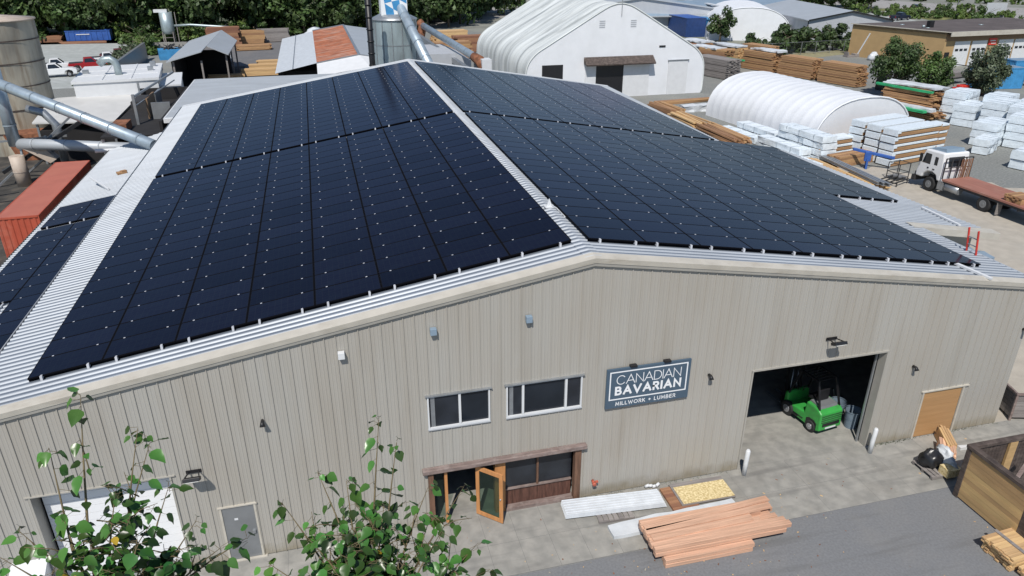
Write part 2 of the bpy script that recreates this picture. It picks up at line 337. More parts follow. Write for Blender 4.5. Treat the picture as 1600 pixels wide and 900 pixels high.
# ------------------------------------------------------------------ main building
HP=8.788; S=.1637; HR=HP-.135
def zr(x): return HR-S*abs(x)
XL=-16.75; XR=16.78; YB=40.9
bld=empty('warehouse',(0,0,0),label='long low gabled warehouse with beige metal siding, its roof covered in black solar panels',cat='warehouse')
def rib_profile(x0,x1,step,w,h,minor=True,phase=0,sl=.012):
    pts=[]; n=int((x1-x0)/step)+2; k0=math.floor(x0/step)
    for k in range(k0,k0+n+1):
        c=k*step+phase
        pts+= [(c-w/2-sl,0),(c-w/2,h),(c+w/2,h),(c+w/2+sl,0)]
        if minor:
            for q in (1/3,2/3):
                e=c+step*q; pts+=[(e-.02,0),(e-.004,h*.2),(e+.004,h*.2),(e+.02,0)]
    pts=[p for p in pts if x0<p[0]<x1]
    return [(x0,0)]+sorted(pts)+[(x1,0)]
openings=[(-15.6,-12.12,0,3.37),(-11.06,-10.1,.02,2.0),(-4.957,-3.088,3.655,4.8),(-2.589,-.194,3.655,4.8),(-5.06,-.12,0,2.1),(5.743,10.922,0,3.98),(12.934,14.694,.02,2.0)]
prof=rib_profile(-17.0,16.75,.305,.022,.030)
brk=sorted(set([round(p[0],4) for p in prof]+[e for o_ in openings for e in o_[:2]]))
def pf(x):
    for (a,ha),(c,hc) in zip(prof,prof[1:]):
        if a<=x<=c: return ha+(hc-ha)*(x-a)/max(c-a,1e-9)
    return 0
b=MB()
for x0,x1 in zip(brk,brk[1:]):
    if x1-x0<1e-5: continue
    xm=(x0+x1)/2; op=sorted([(o_[2],o_[3]) for o_ in openings if o_[0]<xm<o_[1]])
    z=0.02; segs=[]
    for a,c in op:
        if a>z: segs.append((z,a))
        z=max(z,c)
    segs.append((z,None))
    y0,y1=-pf(x0),-pf(x1)
    for a,c in segs:
        t0=zr(x0)-.03 if c is None else c; t1=zr(x1)-.03 if c is None else c
        b.add([(x0,y0,a),(x1,y1,a),(x1,y1,t1),(x0,y0,t0)],[(0,1,2,3)])
b.build('front_wall','siding',bld)
b=MB()
b.box(-17.0,-16.8,.02,YB,0,5.1); b.box(16.5,16.75,.02,6.1,0,zr(16.78)-.05); b.box(15.4,15.6,20.3,YB,0,5.9)
b.box(20.1,20.25,6.3,20.2,0,5.2); b.box(16.75,20.1,6.3,6.45,0,5.2); b.box(15.6,20.1,20.05,20.2,0,5.2)
b.box(-16.8,15.5,YB-.3,YB-.1,0,5.85)
b.build('side_wall','siding',bld)
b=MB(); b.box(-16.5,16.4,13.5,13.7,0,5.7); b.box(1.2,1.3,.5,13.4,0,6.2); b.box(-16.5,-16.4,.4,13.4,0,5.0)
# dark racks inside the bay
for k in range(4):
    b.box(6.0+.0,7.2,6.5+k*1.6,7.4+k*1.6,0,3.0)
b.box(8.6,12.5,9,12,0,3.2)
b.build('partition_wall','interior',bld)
# roof sheets with corrugation running down the slope
def roof_sheet(name, x0, x1f, y0, y1, zf, step=.262, h=.034, m='galv', parent=None, phase=0):
    pr=rib_profile(y0,y1,step,.055,h,False,phase,.03); b=MB()
    n=1 if not callable(x1f) else 1
    vs=[];fs=[]
    for i,(y,hh) in enumerate(pr):
        xe=x1f(y) if callable(x1f) else x1f
        vs+=[(x0,y,zf(x0)+hh),(xe,y,zf(xe)+hh)]
    for i in range(1,len(pr)):
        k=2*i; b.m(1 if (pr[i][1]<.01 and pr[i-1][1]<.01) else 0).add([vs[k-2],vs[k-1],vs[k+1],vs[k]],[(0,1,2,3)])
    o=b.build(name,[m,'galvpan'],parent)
    if o.data.polygons[0].normal.z<0: o.data.flip_normals()
    return o
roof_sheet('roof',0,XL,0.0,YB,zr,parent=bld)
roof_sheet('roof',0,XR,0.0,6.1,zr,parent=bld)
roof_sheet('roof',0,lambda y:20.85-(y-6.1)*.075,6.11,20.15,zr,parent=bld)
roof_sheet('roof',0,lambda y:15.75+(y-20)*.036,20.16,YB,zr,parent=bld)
# ridge cap
b=MB(); pr=rib_profile(0.,YB,.262,.055,.034,False,0,.03)
vs=[];fs=[]
for i,(y,hh) in enumerate(pr):
    q=hh+.012
    vs+=[(-.27,y,zr(.27)+q),(-.02,y,zr(.02)+q),(.02,y,zr(.02)+q),(.24,y,zr(.24)+q)]
    if i:
        k=4*i
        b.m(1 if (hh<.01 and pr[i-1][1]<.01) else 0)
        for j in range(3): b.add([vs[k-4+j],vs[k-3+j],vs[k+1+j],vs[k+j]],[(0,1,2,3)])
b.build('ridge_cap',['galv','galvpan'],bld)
# gable trim, front: sloping cap and face
b=MB()
for sx,xe in ((-1,XL-.1),(1,XR+.15)):
    a=0.; x0=0; e=xe
    def P(x,y,dz): return (x,y,zr(x)+dz)
    b.m(0).quad(P(x0,.16,.065),P(e,.16,.065),P(e,-.14,.0),P(x0,-.14,.0))
    b.quad(P(x0,-.14,.0),P(e,-.14,.0),P(e,-.115,-.16),P(x0,-.115,-.16))
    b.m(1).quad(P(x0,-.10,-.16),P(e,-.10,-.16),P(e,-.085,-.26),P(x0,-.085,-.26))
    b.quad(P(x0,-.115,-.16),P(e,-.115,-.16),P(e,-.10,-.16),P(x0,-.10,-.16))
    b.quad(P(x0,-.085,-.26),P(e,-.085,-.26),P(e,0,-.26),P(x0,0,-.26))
    b.m(0).quad(P(e,.16,.065),P(e,-.14,.0),P(e,-.1,-.30),P(e,.16,-.30))
b.build('gable_trim',['trim','trim2'],bld)
# back trim (thin white edge)
b=MB()
for xe in (XL,15.75+.036*20.9):
    b.quad((0,YB-.15,zr(0)+.05),(xe,YB-.15,zr(xe)+.05),(xe,YB+.1,zr(xe)+.05),(0,YB+.1,zr(0)+.05))
    b.quad((0,YB-.15,zr(0)+.05),(xe,YB-.15,zr(xe)+.05),(xe,YB-.15,zr(xe)-.02),(0,YB-.15,zr(0)-.02))
b.build('back_trim','white',bld)
# left step: thin edge, conduit and fascia above the lean-to
b=MB(); b.box(XL-.02,XL+.03,0,YB,5.25,zr(XL)-.01)
b.build('step_fascia','chassis',bld)
b=MB(); b.tube([(XL-.10,0,zr(XL)-.05),(XL-.10,YB,zr(XL)-.05)],.03,6); b.build('conduit','steel',bld)
b=MB(); 
b.box(XR-.02,XR+.05,0,6.1,zr(XR)-.16,zr(XR)+.02); b.build('eave_flashing','galv',bld)
# ext front trim (beige) and eave
b=MB()
xa,xb=16.4,21.1
b.add([(xa,5.7,zr(xa)+.03),(xb,5.7,zr(xb)+.03),(xb,6.2,zr(xb)+.07),(xa,6.2,zr(xa)+.07),(xa,5.7,zr(xa)-.26),(xb,5.7,zr(xb)-.26)],[(0,1,2,3),(4,5,1,0)])
b.build('gable_trim','trim',bld)
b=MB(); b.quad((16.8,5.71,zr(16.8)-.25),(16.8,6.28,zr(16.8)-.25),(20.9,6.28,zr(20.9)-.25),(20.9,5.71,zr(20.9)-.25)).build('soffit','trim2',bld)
# lean-to (left)
ZL=lambda x: 5.2+.163*(x-XL)
lt=empty('lean_to',(XL,0,0),label='low lean-to with corrugated metal roof between the warehouse and the red container',cat='lean-to')
def shift(o,dx): 
    for v in o.data.vertices: v.co.x+=dx
o=roof_sheet('roof',XL-.03,-20.5,0.0,34.,ZL,parent=lt); shift(o,-XL)
b=MB(); pr=rib_profile(34.0,36.5,.262,.06,.05,False,0,.045); vs=[];fs=[]
for i,(y,hh) in enumerate(pr):
    xe=-20.5+(y-34)*1.28; vs+=[(0-.03,y,ZL(XL)+hh),(xe-XL,y,ZL(xe)+hh)]
    if i: k=2*i; fs.append((k-2,k-1,k+1,k))
b.add(vs,fs).build('roof','galv',lt)
b=MB(); b.box(-20.35-XL,-.1,.05,.2,0,4.55); b.box(-20.35-XL,-20.2-XL,.2,33.9,0,4.5); b.build('wall','siding',lt)
b=MB(); b.quad((-20.6-XL,-.05,4.5),(-20.6-XL,34,4.5),(-20.5-XL,34,4.66),(-20.5-XL,-.05,4.66)); b.box(-3.8,-.02,-.22,.0,4.35,4.6); b.build('eave_trim','trim',lt)
# windows
def window(x0,x1,z0,z1,muls,fills):
    b=MB(); y=-.055; t=.045
    b.box(x0,x1,y,.03,z1-t,z1); b.box(x0,x1,y,.03,z0,z0+t); b.box(x0,x0+t,y,.03,z0+t,z1-t); b.box(x1-t,x1,y,.03,z0+t,z1-t)
    for mx in muls: b.box(mx-.035,mx+.035,y+.002,.028,z0+t,z1-t)
    f=b.build('window','white',bld)
    b=MB(); b.box(x0-.06,x1+.06,-.10,.0,z1+.003,z1+.022); b.build('drip_cap','steel',f)
    b=MB(); b.box(x0-.01,x1+.01,-.07,.0,z0-.04,z0-.003); b.build('sill','palewall',f)
    b=MB(); ed=[x0+t]+list(muls)+[x1-t]
    for i,(a,c) in enumerate(zip(ed,ed[1:])):
        b.m(fills[i]); yy=.0 if fills[i]==0 else .02
        b.quad((a,yy,z0+t),(c,yy,z0+t),(c,yy,z1-t),(a,yy,z1-t))
    b.build('pane',['screen','darkglass'],f)
    b=MB(); b.box(x0+.1,x0+.22,-.012,-.002,z0+.06,z1-.06); b.build('screen_frame','steel',f)
window(-4.957,-3.088,3.655,4.8,[-4.0],[0,1])
window(-2.589,-.194,3.655,4.8,[-2.07,-.71],[0,1,0])
# garage door left (recessed), with horizontal panel lines
b=MB(); z=0
for k in range(14):
    z0=k*.25; b.box(-15.5,-12.2,.42,.46,z0+.005,z0+.245)
g=b.build('garage_door','doorwhite',bld)
b=MB(); b.box(-15.61,-15.57,-.04,.5,0,3.38); b.box(-12.15,-12.10,-.04,.5,0,3.38); b.box(-15.72,-12.0,-.05,.5,3.38,3.41); b.build('frame','trim2',g)
# steel door
b=MB(); b.box(-11.02,-10.14,-.02,.03,.04,1.97); g=b.build('door','greydoor',bld)
b=MB(); b.box(-11.08,-11.02,-.045,.0,.0,2.03); b.box(-10.14,-10.08,-.045,.0,0,2.03); b.box(-11.12,-10.04,-.06,.0,2.0,2.04); b.box(-11.1,-10.0,-.1,0,.0,.03); b.build('frame','trim',g)
b=MB(); b.box(-10.28,-10.2,-.07,-.02,.95,1.05); b.build('handle','steel',g)
b=MB(); b.box(-10.72,-10.62,-.024,-.018,1.5,1.57); b.build('notice','white',g)
# cedar door right
b=MB()
for k in range(9): b.box(12.99,14.64,-.01-.004*(k%2),.03,.03+k*.216,.03+(k+1)*.216-.004)
g=b.build('cedar_door','cedar',bld)
b=MB(); b.box(12.90,12.97,-.05,.0,0,2.03); b.box(14.66,14.73,-.05,.0,0,2.03); b.box(12.86,14.9,-.07,.0,2.0,2.05); b.build('frame','trim',g)
# loading bay
b=MB(); b.box(5.71,5.76,-.045,.32,0,4.02); b.box(10.90,10.95,-.045,.3,0,4.02); b.box(10.95,11.2,.03,.32,0,4.0); b.box(5.45,5.71,.03,.32,0,4.0); b.box(5.7,10.96,-.05,.3,3.98,4.04)
b.build('bay_frame','trim2',bld)
b=MB(); b.box(10.80,10.86,.3,.36,0,3.9); b.box(5.82,5.88,.3,.36,0,3.9); b.box(5.76,10.9,.45,.95,3.70,3.98); b.build('door_track','steel',bld)
sheet('floor',[(5.0,-.001),(16.4,-.001),(16.4,13.5),(2,13.5),(2,1)],.002,'concrete')
# entrance (timber front)
ent=MB(); ent.cbox((-2.6,-.10,2.175),(5.25,.20,.15)); e=ent.build('entrance_beam','weathered',bld,bevel=.02)
for q_,mm in (((-.34,-.13,-.10,.10,0,2.1),'brownpost'),((-5.06,-4.90,-.1,.1,0,2.1),'brownpost'),((-4.56,-4.47,-.05,.06,0,2.1),'orangewood'),((-2.95,-2.62,.0,.24,0,2.1),'orangewood'),((-1.55,-1.49,.12,.24,.78,2.1),'brownpost')):
    b=MB(); b.box(*q_); b.build('post',mm,bld)
b=MB(); b.box(-2.62,-.36,.12,.28,.735,.775); b.box(-2.62,-.30,-.04,.28,0,.10); b.build('sill','weathered',bld)
b=MB()
for k in range(8): b.box(-2.62+k*.283,-2.62+(k+1)*.283-.008,.19,.23,.10,.72)
b.build('lower_panel','darkpanel',bld)
for x0_,x1_,z0_,mm in ((-2.62,-1.55,.79,'screen'),(-1.48,-.36,.79,'screen'),(-4.9,-4.56,.1,'clearglass')):
    b=MB(); b.quad((x0_,.2,z0_),(x1_,.2,z0_),(x1_,.2,2.1),(x0_,.2,2.1)); b.build('pane',mm,bld)
# room behind the open doorway
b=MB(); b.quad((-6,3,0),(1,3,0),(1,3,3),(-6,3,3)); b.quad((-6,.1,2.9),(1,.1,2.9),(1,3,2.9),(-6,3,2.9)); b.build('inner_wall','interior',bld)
sheet('floor',[(-5,-.001),(-.2,-.001),(-.2,3),(-5,3)],.002,'concrete')
# open door leaf
dv=Vector((-2.83,-.55,0))-Vector((-3.55,.14,0)); da=math.atan2(dv.y,dv.x); dl=.98
dr=empty('open_door',(-3.55,.10,0),da); dr.parent=bld
b=MB(); t=.13
b.box(0,dl,-.02,.025,.05,.05+t+.03); b.box(0,dl,-.02,.025,1.93-t,1.96); b.box(0,t,-.02,.025,.08+t,1.93-t); b.box(dl-t,dl,-.02,.025,.08+t,1.93-t)
b.build('door_frame','orangewood',dr,bevel=.006)
b=MB(); b.box(t,dl-t,-.002,.004,.08+t,1.93-t); b.build('door_glass','clearglass',dr)
b=MB(); b.tube([(dl-.07,-.07,1.0),(dl-.07,.07,1.0)],.022,8); b.build('handle','steel',dr)
# interior structure of the extension entrance (blue tarp scrap) left out of building
# ------------------------------------------------------------------ solar panels
PW=1.8726; PR=1.05; AL=.2822; AR=.246; Y1=1.1711; GAP=.384
pan=[]
def slot(side,col,row,blk):
    y=Y1+row*PR+(GAP if blk else 0)
    if side=='L': x1=-(AL+(8-col)*PW); return x1-PW,x1,y
    if side=='R': x0=AR+(col-1)*PW; return x0,x0+PW,y
    x0=-20.12+(col-1)*1.6; return x0,x0+1.6,y
for side in 'LR':
    for blk,rows in ((0,range(18)),(1,range(18,36))):
        for r in rows:
            for c in range(1,9): pan.append((side,c,r,blk))
for r in range(8,18):
    for c in (9,10): pan.append(('R',c,r,0))
for r in range(1,16):
    for c in (1,2): pan.append(('T',c,r,0))
for r in range(16,19):
    for c in (1,2): pan.append(('T',c,r,1))
cmat=co.rotation_euler.to_matrix().transposed()
def proj(p):
    q=cmat@(Vector(p)-CAMLOC); return (800+F*q.x/-q.z, 450-F*q.y/-q.z)
def area(pp):
    side,c,r,blk=pp; x0,x1,y=slot(*pp)
    zf=(lambda x:ZL(x)+.13) if side=='T' else (lambda x:HP-S*abs(x))
    q=[proj((x,yy,zf(x))) for x,yy in ((x0,y),(x1,y),(x1,y+PR),(x0,y+PR))]
    cx=sum(a[0] for a in q)/4; cy=sum(a[1] for a in q)/4
    if not(-20<cx<1620 and -20<cy<920): return 0
    a=0
    for i in range(4): a+=q[i][0]*q[(i+1)%4][1]-q[(i+1)%4][0]*q[i][1]
    return abs(a)/2
pan=[p for p in pan if area(p)>0]
pan.sort(key=lambda p:-area(p))
def panel_parts(w,l=PR):
    g=MB(); g.box(-w/2+.034,w/2-.034,.028,l-.026,.0,.0035)
    f=MB(); t=.014
    f.box(-w/2+.004,w/2-.004,.006,.028,-.035,.004); f.box(-w/2+.004,w/2-.004,l-.026,l-.006,-.035,.004)
    f.box(-w/2+.004,-w/2+.034,.028,l-.026,-.035,.004); f.box(w/2-.034,w/2-.004,.028,l-.026,-.035,.004)
    f.box(-w/2+.034,w/2-.034,.028,l-.026,-.034,-.03)
    c=MB(); c.box(-.026,.026,-.015,.015,.004,.013)
    return g,f,c
protos={}
def panel_obj(pp):
    side,c,r,blk=pp; x0,x1,y=slot(*pp); w=x1-x0
    s_=.163 if side=='T' else S
    sg=-1 if side=='R' else 1
    cosx=math.sqrt(1+s_*s_)
    xm=(x0+x1)/2
    z=(ZL(xm)+.13) if side=='T' else HP-S*abs(xm)
    ang=-math.atan(s_)*sg
    return xm,y,z,ang,w*cosx,side
def panel_label(pp):
    side,c,r,blk=pp
    if side=='T':
        cc={1:'outer',2:'inner'}[c]
        if blk: return 'small black solar panel past the lean-to gap, %s column, row %s'%(cc,ORD[r-15])
        return 'black solar panel on the low lean-to roof, %s column, %s row from the front'%(cc,ORD[r])
    sd_='left' if side=='L' else 'right'; cc=(9-c) if side=='L' else c
    if blk: return 'black solar panel beyond the cross gap, %s slope, %s column from ridge, %s row'%(sd_,ORD[cc],ORD[r-17])
    return 'black solar panel on the %s slope, %s column from ridge, %s row from front'%(sd_,ORD[cc],ORD[r+1])
rest=MB(); first=None; rj=random.Random(99)
for i,pp in enumerate(pan):
    xm,y,z,ang,w_,side=panel_obj(pp); key='T' if side=='T' else 'M'
    if i<300:
        if key not in protos:
            g,f,c=panel_parts(w_)
            t=empty('solar_panel',(0,0,0)); gg=g.build('glass','solar',t); ff=f.build('panel_frame','panelframe',t)
            cl=c.build('clamp','clampmetal',t); cl.location=(-w_*.31,0,0)
            c2=cl.copy(); COL.objects.link(c2); c2.parent=t; c2.location=(w_*.31,0,0)
            protos[key]=t
            o=t; o.location=(xm,y,z)
        else: o=copy_tree(protos[key],(xm,y,z))
        o.rotation_euler=(rj.gauss(0,.0016),ang+rj.gauss(0,.0012),0)
        tag(o,label=panel_label(pp),cat='solar panel',group='solar panels on the warehouse roof')
    else:
        g,f,c=panel_parts(w_)
        mt=Matrix.Translation((xm,y,z))@Matrix.Rotation(ang+rj.gauss(0,.0012),4,'Y')@Matrix.Rotation(rj.gauss(0,.0016),4,'X')
        for k,mb in enumerate((g,f)):
            rest.m(k).add([mt@Vector(v) for v in mb.v],mb.f)
        rest.m(2)
        for sx in (-1,1): rest.add([mt@(Vector(v)+Vector((sx*w_*.31,0,0))) for v in c.v],c.f)
o=rest.build('solar_panel_field',['solar','panelframe','clampmetal']); tag(o,label='farther black solar panels in rows towards the back of the roof',cat='solar panels',group='solar panels on the warehouse roof',kind='stuff')
# mounting rails
rk=empty('mounting_racks',(0,0,0),label='silver rails under the solar panels with tabs showing at the front edge',cat='mounting rails')
def rail(x,y0,y1,z):
    b=MB(); b.box(x-.022,x+.022,y0-.05,y1+.04,z-.10,z-.037); b.box(x-.03,x+.03,y0-.07,y0-.03,z-.12,z+.008)
    k=y0+.1
    while k<y1: b.box(x-.03,x+.03,k,k+.06,z-.15,z-.10); k+=1.25
    b.build('rail','clampmetal',rk)
for side in 'LR':
    for c in range(1,11 if side=='R' else 9):
        for q in (.19,.81):
            x0,x1,_=slot(side,c,0,0); x=x0+(x1-x0)*q; z=HP-S*abs(x)
            if c<=8:
                rail(x,Y1,Y1+18*PR,z); rail(x,Y1+18*PR+GAP,Y1+36*PR+GAP,z)
            else: rail(x,Y1+8*PR,Y1+18*PR,z)
def shade_strip(x0,x1,y,zf):  # black strip painting the shade under the raised panel edges
    b=MB(); b.add([(x0,y,zf(x0)-.035),(x1,y,zf(x1)-.035),(x1,y+.03,zf(x1)-.15),(x0,y+.03,zf(x0)-.15)],[(0,1,2,3)]); b.build('shade_strip','panelframe',rk)
zp=lambda x:HP-S*abs(x)
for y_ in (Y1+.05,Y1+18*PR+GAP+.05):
    shade_strip(-(AL+8*PW),-AL,y_,zp); shade_strip(AR,AR+8*PW,y_,zp)
shade_strip(AR+8*PW,AR+10*PW,Y1+8*PR+.05,zp); zt=lambda x:ZL(x)+.13
shade_strip(-20.12,-16.92,Y1+16*PR+GAP+.05,zt)
for c in (1,2):
    for q in (.19,.81):
        x=-20.12+(c-1)*1.6+1.6*q; z=ZL(x)+.13
        rail(x,Y1+PR,Y1+16*PR,z); rail(x,Y1+16*PR+GAP,Y1+19*PR+GAP,z)
# white downpipes / trays lying on right roof
for nm,a,c_,lab in (('gutter_section',(19.75,8.9),(19.45,6.35),'long white tray lying down the roof from the wider array corner'),('gutter_section',(14.1,1.5),(14.35,-.12),'white tray running from the front array corner to the gable edge')):
    b=MB(); b.bar((0,0,.08),(c_[0]-a[0],c_[1]-a[1],zr(c_[0])-zr(a[0])+.08),.12,.07); b.build(nm,'white',None,(a[0],a[1],zr(a[0])),label=lab,cat='tray')
b=MB(); b.cbox((0,0,.02),(.3,.28,.03)); b.add([(-.1,-.05,.03),(.1,-.05,.03),(.0,.12,.22),(.02,.0,.30)],[(0,1,3),(1,2,3),(2,0,3),(0,2,1)])
b.tube([(.05,0,.1),(.2,-.25,.03),(.24,-.6,-.02),(.25,-1.,-.03)],.012,6)
b.build('roof_anchor','white',None,(.0,4.35,zr(0)+.04),label='small white flashing and cord on the roof ridge beside the panels',cat='roof fitting')
b=MB(); b.cbox((0,0,.06),(.5,.35,.1),.4); b.cbox((.1,.05,.14),(.3,.25,.06),.7); b.build('roof_debris','brownwood',None,(-18.2,26.4,ZL(-18.2)+.03),label='small brown wood block lying on the lean-to roof',cat='scrap')
b=MB(); b.bar((-.9,1.2,.35),(.3,-.4,.1),.08,.05); b.bar((-.6,1.0,.1),(.35,-.5,.05),.05,.05); b.build('metal_bracket','white',None,(-18.5,23.6,ZL(-18.5)+.05),label='long white metal bracket sticking off the lean-to roof towards the red container',cat='bracket')
# ------------------------------------------------------------------ facade fittings
for x,z,m,lab in ((-7.21,6.55,'white','small white junction box high on the siding, leftmost of three'),(-4.68,6.94,'palebluemetal','small blue grey box on the siding, middle of three'),(-1.93,6.97,'palebluemetal','small blue grey box on the siding, rightmost of three')):
    b=MB(); b.box(-.09,.09,-.15,0,-.1,.1); o=b.build('junction_box',m,None,(x,-.03,z),bevel=.01,label=lab,cat='junction box',group='boxes high on the facade')
def floodlight(x,z,lab):
    t=empty('floodlight',(x,0,z),label=lab,cat='floodlight',group='floodlights on the facade')
    b=MB(); b.bar((-.12,-.02,0),(-.2,-.45,.06),.03); b.bar((.12,-.02,0),(.2,-.45,.06),.03); b.box(-.2,.2,-.05,-.03,-.05,.05); b.build('bracket','black',t)
    b=MB(); b.cbox((0,-.42,.02),(.44,.26,.10),rx=-.5); b.build('housing','black',t,bevel=.01)
    b=MB(); b.cbox((0,-.45,-.035),(.36,.2,.02),rx=-.5); b.build('lens','lamp',t)
floodlight(8.5,4.85,'black floodlight above the open loading bay'); floodlight(-11.5,3.45,'black floodlight above the grey steel door')
def smallthing(name,x,z,lab,cat,m='black'):
    b=MB(); b.tube([(0,0,0),(0,-.12,.02),(0,-.2,-.08)],[.05,.05,.08],8); b.build(name,m,None,(x,-.02,z),label=lab,cat=cat)
smallthing('camera_dome',4.13,4.12,'small dark camera on the siding between the sign and loading bay','camera')
smallthing('camera_dome',12.16,3.22,'small dark camera on the siding above the cedar door','camera')
smallthing('wall_lamp',16.62,4.1,'black lamp on the siding at the far corner of the facade, past the cedar door','lamp')
smallthing('bird_hook',-9.5,4.77,'tiny dark hook on the siding above and right of the grey door','hook')
b=MB(); b.tube([(0,0,0),(0,-.14,0)],.05,8); b.tube([(0,-.14,0),(.0,-.22,-.03)],.07,8); b.cbox((.08,-.16,.06),(.1,.06,.06)); b.build('hose_tap','redcont',None,(.33,-.02,.65),label='red hose tap on the wall right of the timber entrance',cat='tap')
b=MB()
for k in range(4): b.tube([(k*.12,-.1-.03*k,.08+.03*(k%2)),(k*.12+.12,-.14,.16-.04*(k%3))],.055,7)
b.build('white_pipe_fitting','white',None,(2.2,-.03,0),label='white plastic pipe fittings on the ground at the wall foot',cat='pipe fitting')
t=empty('exhaust_box',(-16.1,0,.0),label='white metal hood box against the wall beside the white garage door',cat='vent box')
b=MB(); b.prism([(-.75,0),(0,0),(0,1.3),(-.75,.95)],-.45,.45,'x'); b.build('hood','white',t,fixn=True)
b=MB()
for k in range(6): b.box(-.4,.4,-.78,-.75,.1+k*.13,.16+k*.13)
b.build('grille','black',t)
# sign with stroked letters
def arc(cx,cy,rx,ry,a0,a1,n=14): return [(cx+rx*math.cos(R(a0+(a1-a0)*i/n)),cy+ry*math.sin(R(a0+(a1-a0)*i/n))) for i in range(n+1)]
GL={'C':(.92,[arc(.5,.5,.46,.5,40,320)]),'A':(.9,[[(0,0),(.45,1),(.9,0)],[(.17,.33),(.73,.33)]]),'N':(.78,[[(0,0),(0,1),(.78,0),(.78,1)]]),
'D':(.8,[[(0,0),(0,1),(.3,1)]+arc(.3,.5,.48,.5,90,-90)+[(0,0)]]),'I':(.0,[[(0,0),(0,1)]]),
'B':(.64,[[(0,0),(0,1),(.34,1)]+arc(.34,.76,.22,.24,90,-90)+[(0.05,.52)],[(0,.52),(.34,.52)]+arc(.36,.26,.28,.26,90,-90)+[(0,0)]]),
'V':(.88,[[(0,1),(.44,0),(.88,1)]]),'R':(.62,[[(0,0),(0,1),(.34,1)]+arc(.34,.74,.24,.26,90,-90)+[(0,.48)],[(.3,.48),(.62,0)]]),
'M':(.95,[[(0,0),(.1,1),(.475,.2),(.85,1),(.95,0)]]),'L':(.5,[[(0,1),(0,0),(.5,0)]]),'W':(1.2,[[(0,1),(.3,0),(.6,.9),(.9,0),(1.2,1)]]),
'O':(1.0,[arc(.5,.5,.5,.5,0,360,24)]),'K':(.62,[[(0,0),(0,1)],[(.6,1),(.02,.45)],[(.2,.6),(.62,0)]]),'U':(.72,[[(0,1),(0,.36)]+arc(.36,.36,.36,.36,180,360)+[(.72,1)]]),
'E':(.55,[[(.55,1),(0,1),(0,0),(.55,0)],[(0,.52),(.48,.52)]]),'+':(.5,[[(0,.5),(.5,.5)],[(.25,.25),(.25,.75)]]),' ':(.3,[])}
def strokes(b,text,x0,x1,z0,z1,wd,y):
    h=z1-z0-wd; n=len(text); tw=sum(GL[c][0] for c in text)*h; gap=((x1-x0-wd)-tw)/(n-1); x=x0+wd/2
    for c in text:
        wdt,ls=GL[c]
        for k,l in enumerate(ls):
            pts=[Vector((x+p[0]*h,z0+wd/2+p[1]*h)) for p in l]
            if len(pts)<2: continue
            q=[pts[0]]+[b_ for a_,b_ in zip(pts,pts[1:]) if (b_-a_).length>1e-6]; pts=q
            closed=(pts[0]-pts[-1]).length<1e-5
            if closed: pts=pts[:-1]
            n_=len(pts); D=[]
            for i in range(n_):
                a=(pts[i]-pts[i-1]) if (i>0 or closed) else (pts[1]-pts[0]); c2=(pts[(i+1)%n_]-pts[i]) if (i<n_-1 or closed) else (pts[-1]-pts[-2])
                a=a.normalized(); c2=c2.normalized(); na=Vector((-a.y,a.x)); nc=Vector((-c2.y,c2.x)); m_=(na+nc)
                m_=m_.normalized() if m_.length>.05 else na
                D.append(m_*(wd/2)/max(.42,m_.dot(na)))
            if not closed:
                pts[0]=pts[0]-(pts[1]-pts[0]).normalized()*wd/2; pts[-1]=pts[-1]+(pts[-1]-pts[-2]).normalized()*wd/2
            yy=y-.003*k; vs=[]
            for p,d in zip(pts,D): vs+=[(p.x-d.x,yy,p.y-d.y),(p.x+d.x,yy,p.y+d.y)]
            fs=[(2*i,2*i+2,2*i+3,2*i+1) for i in range(n_-1)]
            if closed: fs.append((2*n_-2,0,1,2*n_-1))
            b.add(vs,fs)
        x+=wdt*h+gap
sg=empty('company_sign',(.57,-.05,3.46),label='dark blue company sign with white lettering on the beige siding',cat='sign')
b=MB(); b.box(0,2.82,-.07,0,0,1.42); b.build('sign_board','signblue',sg,bevel=.006)
b=MB(); y=-.0735
for x0,x1,z0,z1 in ((.10,2.72,1.285,1.325),(.10,2.72,.30,.34),(.10,.14,.34,1.285),(2.68,2.72,.34,1.285)): b.box(x0,x1,y,y+.003,z0,z1)
b.build('border','signwhite',sg)
for a_ in (('CANADIAN',.31,2.50,.85,1.185,.026),('BAVARIAN',.29,2.53,.47,.79,.068),('MILLWORK + LUMBER',.33,2.38,.085,.225,.024)):
    b=MB(); strokes(b,*a_,-.078); b.build('lettering','signwhite',sg)
for k,(x,) in enumerate(((.85,),(1.98,))):
    b=MB(); b.box(-.11,.11,-.14,.0,0.01,.06); b.build('sign_lamp','black',sg,(x,0,1.44))
# ------------------------------------------------------------------ front yard things
def bollard(x,y,lab,tilt):
    b=MB(); b.tube([(0,0,0),(0,0,.5),(tilt,0,1.0),(tilt*1.02,0,1.06)],[.08,.08,.08,.05],16); b.build('bollard','white',None,(x,y,0),label=lab,cat='bollard',group='white bollards at the loading bay')
bollard(5.81,-.33,'white bollard at the left side of the loading bay',0.02); bollard(10.86,-.38,'white bollard at the right side of the loading bay',.03)
